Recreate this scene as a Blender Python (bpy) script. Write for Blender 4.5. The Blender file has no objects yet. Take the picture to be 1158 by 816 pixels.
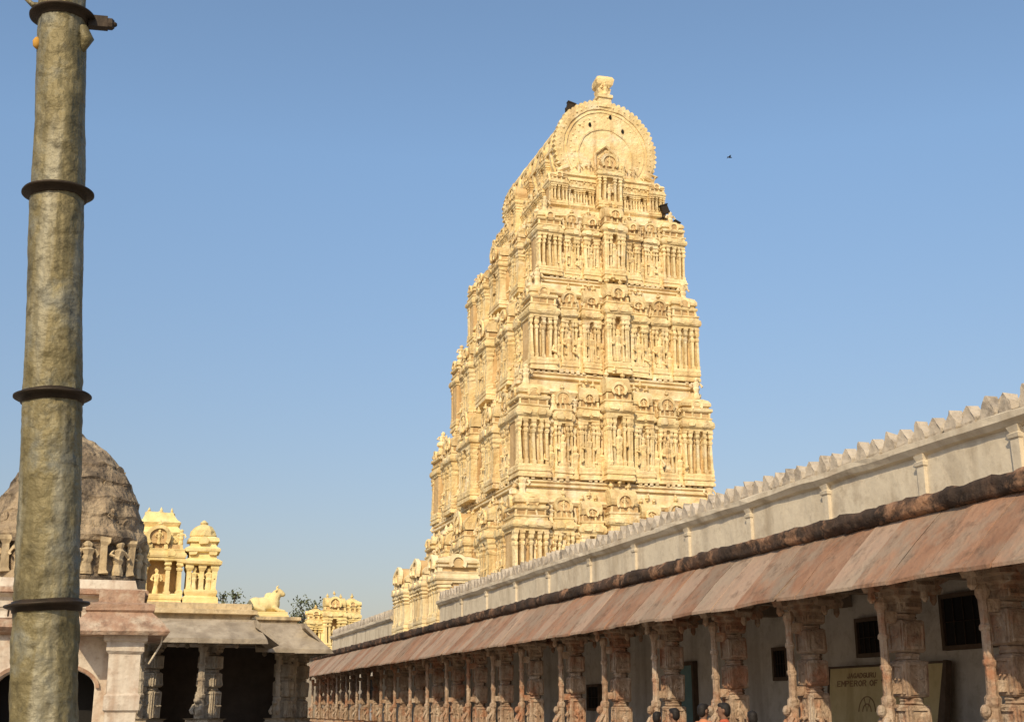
import bpy, bmesh, math, random
from mathutils import Vector, Matrix
from mathutils import noise as mnoise
random.seed(7)
SC = bpy.context.scene
C = SC.collection
F = 1400.0
P = math.atan(392 / F); YAW = math.radians(17.2); EYE = 1.6
R = math.radians

def ray(px, py):
    u = (px - 579) / F; v = (408 - py) / F
    y = math.cos(P) - math.sin(P) * v; z = math.sin(P) + math.cos(P) * v
    return Vector((math.cos(YAW) * u + math.sin(YAW) * y, -math.sin(YAW) * u + math.cos(YAW) * y, z))
def at_t(px, py, t):
    r = ray(px, py); k = t / r.y
    return Vector((r.x * k, t, EYE + r.z * k))
def at_s(px, py, s):
    r = ray(px, py); k = s / r.x
    return Vector((s, r.y * k, EYE + r.z * k))

# ------------------------------------------------------------------ materials
def mat(name, cols, scale=1.2, rough=.9, bump=.4, bscale=6, bdist=.05, streak=None, sscale=2.0, samt=.6,
        island=.12, metallic=0.0, patch=None, pscale=.6, pamt=.6, pthr=.55, imix=None, ithr=.6, iamt=.5, irange=.12, fine=None):
    m = bpy.data.materials.new(name); m.use_nodes = True
    nt = m.node_tree; N = nt.nodes; L = nt.links
    b = N['Principled BSDF']
    b.inputs['Roughness'].default_value = rough
    b.inputs['Metallic'].default_value = metallic
    try: b.inputs['Specular IOR Level'].default_value = .2
    except Exception: pass
    g = N.new('ShaderNodeNewGeometry')
    n1 = N.new('ShaderNodeTexNoise'); n1.inputs['Scale'].default_value = scale; n1.inputs['Detail'].default_value = 8
    n1.inputs['Roughness'].default_value = .65
    L.new(g.outputs['Position'], n1.inputs['Vector'])
    cr = N.new('ShaderNodeValToRGB')
    k = len(cols)
    while len(cr.color_ramp.elements) < k: cr.color_ramp.elements.new(.5)
    for i, c in enumerate(cols):
        e = cr.color_ramp.elements[i]
        e.position = .3 + .4 * i / max(1, k - 1); e.color = (*c, 1)
    L.new(n1.outputs['Fac'], cr.inputs['Fac'])
    col = cr.outputs['Color']
    def overlay(col, c, fac_sock, lo, hi, amt):
        mr = N.new('ShaderNodeMapRange'); mr.inputs['From Min'].default_value = lo; mr.inputs['From Max'].default_value = hi
        mr.inputs['To Max'].default_value = amt
        L.new(fac_sock, mr.inputs['Value'])
        mx = N.new('ShaderNodeMix'); mx.data_type = 'RGBA'
        L.new(mr.outputs['Result'], mx.inputs['Factor'])
        L.new(col, mx.inputs[6]); mx.inputs[7].default_value = (*c, 1)
        return mx.outputs[2]
    if imix: col = overlay(col, imix, g.outputs['Random Per Island'], ithr, ithr + irange, iamt)
    if streak:
        mp = N.new('ShaderNodeMapping'); mp.inputs['Scale'].default_value = (1, 1, .12)
        L.new(g.outputs['Position'], mp.inputs['Vector'])
        n2 = N.new('ShaderNodeTexNoise'); n2.inputs['Scale'].default_value = sscale; n2.inputs['Detail'].default_value = 6
        L.new(mp.outputs['Vector'], n2.inputs['Vector'])
        col = overlay(col, streak, n2.outputs['Fac'], .5, .72, samt)
    if patch:
        n3 = N.new('ShaderNodeTexNoise'); n3.inputs['Scale'].default_value = pscale; n3.inputs['Detail'].default_value = 10
        n3.inputs['Roughness'].default_value = .7
        L.new(g.outputs['Position'], n3.inputs['Vector'])
        col = overlay(col, patch, n3.outputs['Fac'], pthr, pthr + .12, pamt)
    if fine:
        n5 = N.new('ShaderNodeTexNoise'); n5.inputs['Scale'].default_value = fine[1]; n5.inputs['Detail'].default_value = 6
        n5.inputs['Roughness'].default_value = .75
        L.new(g.outputs['Position'], n5.inputs['Vector'])
        col = overlay(col, fine[0], n5.outputs['Fac'], .52, .66, fine[2])
    if island:
        mr = N.new('ShaderNodeMapRange'); mr.inputs['To Min'].default_value = 1 - island; mr.inputs['To Max'].default_value = 1 + island
        L.new(g.outputs['Random Per Island'], mr.inputs['Value'])
        hs = N.new('ShaderNodeHueSaturation'); L.new(mr.outputs['Result'], hs.inputs['Value']); L.new(col, hs.inputs['Color'])
        col = hs.outputs['Color']
    L.new(col, b.inputs['Base Color'])
    if bump:
        n4 = N.new('ShaderNodeTexNoise'); n4.inputs['Scale'].default_value = bscale; n4.inputs['Detail'].default_value = 8
        L.new(g.outputs['Position'], n4.inputs['Vector'])
        bp = N.new('ShaderNodeBump'); bp.inputs['Strength'].default_value = bump; bp.inputs['Distance'].default_value = bdist
        L.new(n4.outputs['Fac'], bp.inputs['Height']); L.new(bp.outputs['Normal'], b.inputs['Normal'])
    return m

OCHRE = mat('ochre_plaster', [(.65, .475, .215), (.74, .58, .305), (.79, .66, .405)], scale=.7, bump=.7, bscale=3.5, bdist=.16,
            streak=(.42, .26, .115), sscale=1.3, samt=.65, island=.14, patch=(.77, .69, .52), pscale=.5, pamt=.6, fine=((.4, .25, .115), 1.9, .4))
OCHRE_D = mat('dark_ochre_recess', [(.44, .29, .13), (.54, .37, .18), (.61, .45, .24)], scale=.9, bump=.6, bscale=3.5, bdist=.12,
            streak=(.28, .17, .08), sscale=1.3, samt=.7, island=.12)  # darker brown ochre, assigned to the recessed faces
OCHRE_L = mat('ochre_shrine', [(.68, .51, .2), (.77, .61, .285), (.8, .66, .35)], scale=1.6, bump=.6, bscale=5, bdist=.07,
              streak=(.36, .23, .1), sscale=2, samt=.55, island=.14, fine=((.4, .26, .11), 3, .35))
ROWM = mat('pale_yellow_plaster', [(.68, .53, .28), (.77, .64, .39), (.8, .69, .46)], scale=1.6, bump=.6, bscale=5, bdist=.07,
           streak=(.4, .27, .14), sscale=2, samt=.55, island=.14, fine=((.42, .29, .15), 3, .4))
BULLM = mat('cream_plaster', [(.7, .55, .25), (.79, .65, .34)], scale=2, bump=.3, bscale=8, bdist=.03, island=0)
LEDGE = mat('pale_ledge', [(.65, .495, .25), (.74, .6, .355), (.76, .66, .475)], scale=.9, bump=.7, bscale=3, bdist=.15,
            streak=(.4, .25, .12), sscale=1.3, samt=.65, island=.12, fine=((.4, .26, .12), 1.9, .4))
WHITEW = mat('lime_plaster', [(.5, .42, .31), (.62, .54, .41), (.56, .48, .36)], scale=.8, bump=.4, bscale=7, bdist=.03,
             streak=(.33, .26, .175), sscale=2.2, samt=.7, island=0, patch=(.38, .3, .21), pscale=1.0, pamt=.6, pthr=.52, fine=((.34, .28, .2), 5, .4))
MERLON = mat('weathered_merlon', [(.32, .265, .205), (.45, .385, .3), (.54, .465, .37)], scale=2.2, bump=.7, bscale=9, bdist=.04,
             island=.16, patch=(.14, .115, .09), pscale=1.6, pamt=.75, pthr=.52)
EAVE = mat('red_eave_stone', [(.25, .13, .078), (.315, .175, .108), (.355, .22, .145)], scale=1.1, bump=.7, bscale=6, bdist=.05,
           streak=(.27, .21, .155), sscale=2.2, samt=.8, island=.17, patch=(.29, .225, .165), pscale=.8, pamt=.75, pthr=.48, imix=(.32, .25, .19), ithr=.55, iamt=.6,
           fine=((.12, .078, .052), 3, .6))
SOOT = mat('sooty_moulding', [(.022, .017, .014), (.055, .037, .027), (.13, .075, .048)], scale=1.3, bump=.9, bscale=7, bdist=.06,
           island=0, patch=(.34, .19, .11), pscale=1.7, pamt=.9, pthr=.53)
PCOLS = dict(scale=2.5, bump=1, bscale=9, bdist=.06, sscale=5, samt=.8, island=.2, pscale=1.4, pamt=.85, pthr=.49, fine=((.12, .075, .05), 6, .5))
PILLAR = mat('pillar_stone', [(.23, .145, .095), (.33, .235, .16), (.41, .315, .23)], streak=(.5, .42, .33), patch=(.31, .14, .075), **PCOLS)
PCOLS2 = dict(PCOLS); PCOLS2.update(fine=((.16, .13, .1), 5, .4), pthr=.54)
PILLAR_C = mat('grey_pillar_stone', [(.28, .23, .165), (.37, .31, .23), (.44, .38, .29)], streak=(.22, .175, .125), patch=(.24, .175, .12), **PCOLS2)
CEIL = mat('ceiling_stone', [(.2, .15, .11), (.27, .21, .16)], scale=1.5, bump=.5, island=.08)
SHADEW = mat('painted_shade_stone', [(.05, .042, .035), (.08, .065, .055)], scale=1.5, bump=.5, island=.08)  # near-black colour paints the hall's interior shade onto its inner walls
BACKW = mat('back_wall_wash', [(.4, .365, .315), (.56, .52, .46), (.48, .44, .385)], scale=.9, bump=.7, bscale=5, bdist=.05,
            streak=(.24, .2, .16), sscale=1.5, samt=.65, island=0, fine=((.3, .255, .2), 4, .5))
GREYST = mat('grey_granite', [(.2, .165, .13), (.28, .24, .19), (.35, .3, .24)], scale=1.2, bump=.7, bscale=5, bdist=.06,
             streak=(.12, .1, .08), sscale=2.4, samt=.65, island=.14, patch=(.38, .31, .22), pscale=.9, pamt=.5)
TANST = mat('tan_roof_stone', [(.25, .205, .15), (.34, .285, .215), (.41, .35, .27)], scale=1.2, bump=.7, bscale=5, bdist=.06,
            streak=(.17, .135, .1), sscale=2, samt=.6, island=.08, patch=(.44, .36, .25), pscale=.9, pamt=.6, fine=((.16, .13, .1), 3.5, .4))
DOMEST = mat('stained_dome_plaster', [(.2, .148, .1), (.33, .25, .16), (.45, .35, .225)], scale=1.4, bump=1, bscale=6, bdist=.12,
             streak=(.06, .048, .037), sscale=2.0, samt=.9, island=.08, patch=(.075, .06, .047), pscale=.9, pamt=.88, pthr=.5, fine=((.1, .075, .055), 3.5, .5))
DOMECR = mat('pale_dome_plaster', [(.42, .31, .17), (.54, .42, .25), (.6, .48, .3)], scale=1.8, bump=.8, bscale=6, bdist=.06,
             streak=(.15, .115, .08), sscale=2.6, samt=.75, island=.15, fine=((.17, .125, .085), 4, .5))
PINK = mat('red_brown_cornice', [(.25, .14, .09), (.34, .215, .145), (.43, .32, .235)], scale=1.6, bump=.8, bscale=7, bdist=.06,
           streak=(.17, .115, .08), sscale=2.4, samt=.75, island=.14, patch=(.48, .4, .3), pscale=1.4, pamt=.75, pthr=.5, fine=((.13, .085, .06), 4, .6))
PAINTW = mat('painted_white_stone', [(.46, .39, .31), (.58, .51, .415), (.5, .43, .34)], scale=1.6, bump=.6, bscale=8, bdist=.04,
             streak=(.34, .23, .155), sscale=2.4, samt=.75, island=.08, patch=(.38, .25, .17), pscale=1.3, pamt=.6, pthr=.53, fine=((.27, .205, .15), 4, .5))
BRASS = mat('aged_brass', [(.095, .08, .04), (.185, .152, .075), (.28, .24, .125)], scale=2.8, rough=.55, bump=1, bscale=9, bdist=.04,
            streak=(.32, .3, .225), sscale=10, samt=.8, island=0, metallic=.22, patch=(.165, .16, .125), pscale=2.8, pamt=.9, pthr=.5, fine=((.045, .037, .02), 13, .6))
IRON = mat('dark_iron', [(.025, .02, .014), (.055, .038, .025)], scale=9, rough=.55, bump=.3, bscale=30, bdist=.01, island=0, metallic=.4)
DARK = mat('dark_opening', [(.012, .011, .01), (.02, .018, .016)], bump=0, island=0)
FRAME = mat('old_wood', [(.07, .05, .035), (.12, .085, .06)], scale=5, bump=.2, island=.1)
TEAL = mat('faded_teal_paint', [(.12, .2, .2), (.17, .26, .25)], scale=4, bump=.1, island=.1)
BOARD = mat('faded_board', [(.52, .41, .2), (.64, .53, .29)], scale=1.5, rough=.6, bump=0, island=0, streak=(.38, .28, .13), sscale=2.5, samt=.7, fine=((.4, .3, .16), 5, .45))
INK = mat('brown_lettering', [(.24, .15, .08), (.31, .21, .12)], bump=0, island=0)
GROUND = mat('stone_paving', [(.26, .22, .18), (.34, .3, .25)], scale=.6, bump=.3, island=0)
SKIN = mat('brown_skin', [(.15, .08, .05), (.2, .11, .07)], scale=8, rough=.6, bump=0, island=0)
HAIR = mat('black_hair', [(.012, .01, .009), (.022, .018, .016)], scale=40, rough=.6, bump=.5, bscale=90, bdist=.01, island=0)
LEAF = mat('tree_leaf', [(.07, .085, .045), (.11, .125, .07), (.15, .155, .09)], scale=1.2, bump=0, island=.3)
BARK = mat('tree_bark', [(.1, .08, .06), (.16, .12, .09)], scale=4, bump=.5, island=0)
def cloth(n, c): return mat(n, [tuple(x * .85 for x in c), c], scale=12, bump=.2, bscale=30, bdist=.01, island=0)

# ------------------------------------------------------------------ mesh builder
class MB:
    def __init__(s): s.v = []; s.f = []; s.fm = []; s.cur = 0; s.M = Matrix.Identity(4)
    def add(s, vs, fs):
        o = len(s.v)
        s.v += [s.M @ Vector(v) for v in vs]
        s.f += [tuple(i + o for i in f) for f in fs]
        s.fm += [s.cur] * len(fs)
    def mould(s, x0, x1, y0, y1, prof):
        vs = []; fs = []
        for o, z in prof:
            o2 = max(o, -(x1 - x0) / 2 + .004); o3 = max(o, -(y1 - y0) / 2 + .004)
            vs += [(x0 - o2, y0 - o3, z), (x1 + o2, y0 - o3, z), (x1 + o2, y1 + o3, z), (x0 - o2, y1 + o3, z)]
        for i in range(len(prof) - 1):
            for k in range(4):
                a = i * 4 + k; b = i * 4 + (k + 1) % 4
                fs.append((a, b, b + 4, a + 4))
        fs.append((3, 2, 1, 0)); n = (len(prof) - 1) * 4
        fs.append((n, n + 1, n + 2, n + 3))
        s.add(vs, fs)
    def box(s, x0, x1, y0, y1, z0, z1): s.mould(x0, x1, y0, y1, [(0, z0), (0, z1)])
    def lathe(s, cx, cy, prof, n=8, rot=0., sx=1., sy=1., pw=2.0):
        vs = []; fs = []
        for r, z in prof:
            for k in range(n):
                a = rot + 2 * math.pi * k / n
                c, d = math.cos(a), math.sin(a)
                q = (abs(c) ** pw + abs(d) ** pw) ** (-1 / pw)
                vs.append((cx + r * c * q * sx, cy + r * d * q * sy, z))
        for i in range(len(prof) - 1):
            for k in range(n):
                a = i * n + k; b = i * n + (k + 1) % n
                fs.append((a, b, b + n, a + n))
        fs.append(tuple(range(n - 1, -1, -1))); m = (len(prof) - 1) * n
        fs.append(tuple(range(m, m + n)))
        s.add(vs, fs)
    def prism(s, poly, a0, a1, axis='y'):
        n = len(poly); vs = []
        for a in (a0, a1):
            for p, q in poly:
                vs.append((p, a, q) if axis == 'y' else (a, p, q))
        fs = [tuple(range(n)), tuple(range(2 * n - 1, n - 1, -1))]
        for k in range(n):
            fs.append((k, k + n, (k + 1) % n + n, (k + 1) % n))
        s.add(vs, fs)
    def ring(s, cx, cz, r0, r1, a0, a1, y0, y1, n=28):
        vs = []; fs = []
        for i in range(n + 1):
            a = R(a0 + (a1 - a0) * i / n)
            for r, y in ((r0, y0), (r1, y0), (r1, y1), (r0, y1)):
                vs.append((cx + r * math.cos(a), y, cz + r * math.sin(a)))
        for i in range(n):
            for k in range(4):
                a = i * 4 + k; b = i * 4 + (k + 1) % 4
                fs.append((a, b, b + 4, a + 4))
        fs += [(3, 2, 1, 0), (n * 4, n * 4 + 1, n * 4 + 2, n * 4 + 3)]
        s.add(vs, fs)
    def tube(s, pts, rs, n=8):
        pts = [Vector(p) for p in pts]
        d0 = (pts[1] - pts[0]).normalized(); d1 = (pts[-1] - pts[-2]).normalized()
        P2 = [pts[0] - d0 * rs[0] * .6] + pts + [pts[-1] + d1 * rs[-1] * .6]
        R2 = [rs[0] * .5] + list(rs) + [rs[-1] * .5]
        vs = []; fs = []
        up = Vector((0, 0, 1)) if abs(d0.z) < .9 else Vector((1, 0, 0))
        for i, p in enumerate(P2):
            d = (P2[min(i + 1, len(P2) - 1)] - P2[max(i - 1, 0)]).normalized()
            a = d.cross(up).normalized(); b = a.cross(d).normalized(); up = b
            for k in range(n):
                t = 2 * math.pi * k / n
                vs.append(p + (a * math.cos(t) + b * math.sin(t)) * R2[i])
        for i in range(len(P2) - 1):
            for k in range(n):
                a = i * n + k; b = i * n + (k + 1) % n
                fs.append((a, b, b + n, a + n))
        fs.append(tuple(range(n - 1, -1, -1))); m = (len(P2) - 1) * n
        fs.append(tuple(range(m, m + n)))
        s.add(vs, fs)
    def ell(s, c, r, n=14, m=9):
        prof = [(max(.02, math.sin(math.pi * i / m)), -math.cos(math.pi * i / m)) for i in range(m + 1)]
        vs = []; fs = []
        for q, z in prof:
            for k in range(n):
                a = 2 * math.pi * k / n
                vs.append((c[0] + r[0] * q * math.cos(a), c[1] + r[1] * q * math.sin(a), c[2] + r[2] * z))
        for i in range(m):
            for k in range(n):
                a = i * n + k; b = i * n + (k + 1) % n
                fs.append((a, b, b + n, a + n))
        fs.append(tuple(range(n - 1, -1, -1))); fs.append(tuple(range(m * n, m * n + n)))
        s.add(vs, fs)
    def mesh(s, name, material, rough=0, freq=1., smooth=False, seed=0):
        V = s.v
        if rough:
            V = []
            for v in s.v:
                d = mnoise.noise_vector(v * freq + Vector((3.1 + seed * 11, 7.7, 1.3))); V.append(v + d * rough)
        me = bpy.data.meshes.new(name)
        me.from_pydata([tuple(v) for v in V], [], s.f)
        mats = material if isinstance(material, (list, tuple)) else [material]
        for q in mats: me.materials.append(q)
        me.polygons.foreach_set('material_index', [min(q, len(mats) - 1) for q in s.fm])
        bm = bmesh.new(); bm.from_mesh(me); bmesh.ops.recalc_face_normals(bm, faces=bm.faces); bm.to_mesh(me); bm.free()
        if smooth: me.polygons.foreach_set('use_smooth', [True] * len(me.polygons))
        return me
WP = {}
def put(name, me, parent=None, loc=(0, 0, 0), rot=0., scale=None, local=False):
    o = bpy.data.objects.new(name, me); C.objects.link(o)
    loc = Vector(loc)
    WP[o.name] = loc.copy()
    if parent is not None:
        o.parent = parent
        o.location = loc if local else loc - WP[parent.name]
    else: o.location = loc
    o.rotation_euler = (0, 0, rot)
    if scale is not None: o.scale = (scale,) * 3 if not hasattr(scale, '__len__') else scale
    return o
def thing(name, label, cat, loc=(0, 0, 0), group=None, rot=0):
    o = put(name, None, None, loc, rot)
    o.empty_display_size = .3
    return tag(o, label, cat, group)
def tag(o, label, cat, group=None):
    o['label'] = label; o['category'] = cat
    if group: o['group'] = group
    return o
def horseshoe(cx, cz, r, low=-38, n=18):
    pts = []
    for i in range(n + 1):
        a = R(low + (180 - 2 * low) * i / n)
        pts.append((cx + r * math.cos(a), cz + r * math.sin(a)))
    return pts
def figure(m, cx, cy, z, h, w=1.):
    prof = [(.15, 0), (.16, .08), (.11, .3), (.15, .45), (.12, .55), (.18, .72), (.07, .79), (.1, .85), (.11, .92), (.04, 1.0)]
    m.lathe(cx, cy, [(r * h * w, z + q * h) for r, q in prof], n=7, sy=.7)
    for k in (-1, 1):
        m.tube([(cx + k * .17 * h * w, cy, z + .71 * h), (cx + k * .27 * h * w, cy - .03 * h, z + .55 * h), (cx + k * .2 * h * w, cy - .14 * h, z + .5 * h)],
               [.05 * h, .045 * h, .035 * h], n=5)
def pot(m, cx, cy, z, h):
    m.lathe(cx, cy, [(.16 * h, z), (.1 * h, z + .12 * h), (.3 * h, z + .3 * h), (.3 * h, z + .5 * h), (.1 * h, z + .62 * h), (.14 * h, z + .7 * h), (.02 * h, z + h)], n=8)

# ------------------------------------------------------------------ world, sun, camera
w = bpy.data.worlds.new('World'); SC.world = w; w.use_nodes = True
nt = w.node_tree
sky = nt.nodes.new('ShaderNodeTexSky'); sky.sky_type = 'NISHITA'; sky.sun_disc = False
SUN_EL = R(35); REL = R(58)
sd = Vector((-math.cos(REL) * math.cos(SUN_EL), -math.sin(REL) * math.cos(SUN_EL), math.sin(SUN_EL)))
sky.sun_elevation = SUN_EL; sky.sun_rotation = math.atan2(sd.x, sd.y)
sky.air_density = 1.0; sky.dust_density = 1.2; sky.ozone_density = 1.6
tc = nt.nodes.new('ShaderNodeTexCoord'); sx_ = nt.nodes.new('ShaderNodeSeparateXYZ')
nt.links.new(tc.outputs['Generated'], sx_.inputs[0])
mr_ = nt.nodes.new('ShaderNodeMapRange'); mr_.inputs['From Min'].default_value = 0.0; mr_.inputs['From Max'].default_value = .42
nt.links.new(sx_.outputs['Z'], mr_.inputs['Value'])
gm = nt.nodes.new('ShaderNodeMix'); gm.data_type = 'RGBA'; gm.inputs[6].default_value = (.62, .46, .405, 1); gm.inputs[7].default_value = (1.14, 1.18, 1.15, 1)
nt.links.new(mr_.outputs['Result'], gm.inputs['Factor'])
mu = nt.nodes.new('ShaderNodeMix'); mu.data_type = 'RGBA'; mu.blend_type = 'MULTIPLY'; mu.inputs['Factor'].default_value = 1
nt.links.new(sky.outputs['Color'], mu.inputs[6]); nt.links.new(gm.outputs[2], mu.inputs[7])
bg = nt.nodes['Background']; bg.inputs['Strength'].default_value = .15
nt.links.new(mu.outputs[2], bg.inputs['Color'])
sl = bpy.data.lights.new('sun', 'SUN'); sl.energy = 4.2; sl.angle = R(.6); sl.color = (1, .83, .58)
so = bpy.data.objects.new('sun', sl); C.objects.link(so); so.rotation_euler = sd.to_track_quat('Z', 'Y').to_euler()
cam = bpy.data.cameras.new('camera'); cam.sensor_width = 36; cam.lens = 36 * F / 1158; cam.clip_end = 3000; cam.clip_start = .05
co = bpy.data.objects.new('camera', cam); C.objects.link(co); co.location = (0, 0, EYE)
co.rotation_euler = (math.pi / 2 + P, 0, -YAW); SC.camera = co
SC.view_settings.view_transform = 'Standard'; SC.view_settings.look = 'None'; SC.view_settings.exposure = 0

# ------------------------------------------------------------------ ground
m = MB(); m.add([(-1500, -1500, 0), (1500, -1500, 0), (1500, 1500, 0), (-1500, 1500, 0)], [(0, 1, 2, 3)])
g = put('ground', m.mesh('ground', GROUND)); g['kind'] = 'structure'

# ------------------------------------------------------------------ tower
OG = [OCHRE, OCHRE_D]
def shrine(w, p, h, kind):
    m = MB(); x = w / 2
    b = (w - p) if kind == 'kuta' else .4
    k = max(.3, min(.62, h / 10.))
    m.mould(-x, x, -p, b, [(.14 * k, 0), (.14 * k, .03 * h), (.02, .035 * h), (.02, .05 * h), (.14 * k, .055 * h), (.14 * k, .075 * h), (.04, .08 * h), (.1 * k, .095 * h), (.1 * k, .11 * h), (0, .125 * h)])
    rec = min(.5, p * .8)
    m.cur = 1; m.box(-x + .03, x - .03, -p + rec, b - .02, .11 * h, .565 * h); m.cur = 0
    pw = max(.12, .085 * w)
    if kind == 'sala': xs = [-x + pw / 2, -x * .72, -x * .4, x * .4, x * .72, x - pw / 2]
    elif kind == 'kuta': xs = [-x + pw / 2, -x * .52, 0, x * .52, x - pw / 2]
    else: xs = [-x + pw / 2, -x * .45, x * .45, x - pw / 2]
    pp = [(.04, .12 * h), (.04, .16 * h), (0, .17 * h), (0, .43 * h), (.03, .435 * h), (.05, .46 * h), (-.02, .475 * h), (.06, .5 * h), (.03, .53 * h), (.08, .545 * h), (.08, .565 * h)]
    for xc in xs: m.mould(xc - pw / 2, xc + pw / 2, -p + .02, -p + rec + .05, pp)
    if kind != 'kuta': figure(m, 0, -p + rec * .45, .125 * h, .33 * h, .8)
    cor = [(-.02, .56 * h), (.05, .565 * h), (.05, .585 * h), (.14 * k, .588 * h), (.28 * k, .6 * h), (.34 * k, .622 * h), (.28 * k, .65 * h), (.12 * k, .665 * h), (.03, .668 * h), (.03, .69 * h), (.14 * k, .694 * h), (.14 * k, .71 * h)]
    m.mould(-x, x, -p, b, cor)
    for xc in (-.5 * x, .5 * x): m.prism(horseshoe(xc, .635 * h, .04 * h + .03), -p - .4 * k, -p + .05)
    i = .05 * w
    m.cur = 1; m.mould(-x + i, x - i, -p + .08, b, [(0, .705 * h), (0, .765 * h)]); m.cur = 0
    for xc in (-x + i, -x * .3, x * .3, x - i): m.box(xc - .06, xc + .06, -p + .0, -p + .2, .708 * h, .762 * h)
    if kind == 'kuta':
        m.mould(-x + i, x - i, -p + .08, b, [(.04 * w, .762 * h), (.08 * w, .775 * h), (.08 * w, .80 * h), (.0, .806 * h), (0, .82 * h), (.07 * w, .83 * h), (.07 * w, .86 * h), (0, .895 * h), (-.14 * w, .92 * h), (-.26 * w, .93 * h), (-.26 * w, .94 * h)])
        yc = (b - p) / 2
        for a in (0, -90, 90):
            m.M = Matrix.Translation((0, yc, 0)) @ Matrix.Rotation(R(a), 4, 'Z') @ Matrix.Translation((0, -yc, 0))
            m.cur = 1; m.prism(horseshoe(0, .835 * h, .2 * w), -p - .06, -p + .4); m.cur = 0
            m.ring(0, .835 * h, .13 * w, .22 * w, -38, 218, -p - .12, -p + .1, 14)
        m.M = Matrix.Identity(4)
        pot(m, 0, (b - p) / 2, .93 * h, .1 * h)
    elif kind == 'arch':
        r = min(.44 * w, .14 * h)
        m.cur = 1; m.prism(horseshoe(0, .765 * h + r * .62, r), -p + .02, b); m.cur = 0
        m.ring(0, .765 * h + r * .62, r * .78, r * 1.12, -38, 218, -p - .08, -p + .12, 16)
        figure(m, 0, -p, .77 * h, r * 1.3, .9)
        pot(m, 0, -p + .1, .765 * h + r * 1.68, .09 * h)
    else:
        ya, yb = -p + .1, b; yc = (ya + yb) / 2; ry = (yb - ya) / 2 + .08; hz = .16 * h
        poly = [(yc + ry * math.cos(R(-25 + 230 * q / 14)), .765 * h + hz * (.35 + .65 * math.sin(R(-25 + 230 * q / 14)))) for q in range(15)]
        m.prism(poly, -x + i * .6, x - i * .6, 'x')
        r = min(.26 * w, .15 * h)
        m.cur = 1; m.prism(horseshoe(0, .75 * h + r * .7, r), -p - .08, b); m.cur = 0
        m.ring(0, .75 * h + r * .7, r * .76, r * 1.14, -38, 218, -p - .18, -p - .02, 18)
        figure(m, 0, -p - .1, .75 * h, r * 1.4, .9)
        for q in (-.32, 0, .32): pot(m, q * w, yc, .765 * h + hz * .98 + (.04 * h if q == 0 else 0), .08 * h)
    return m

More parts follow.
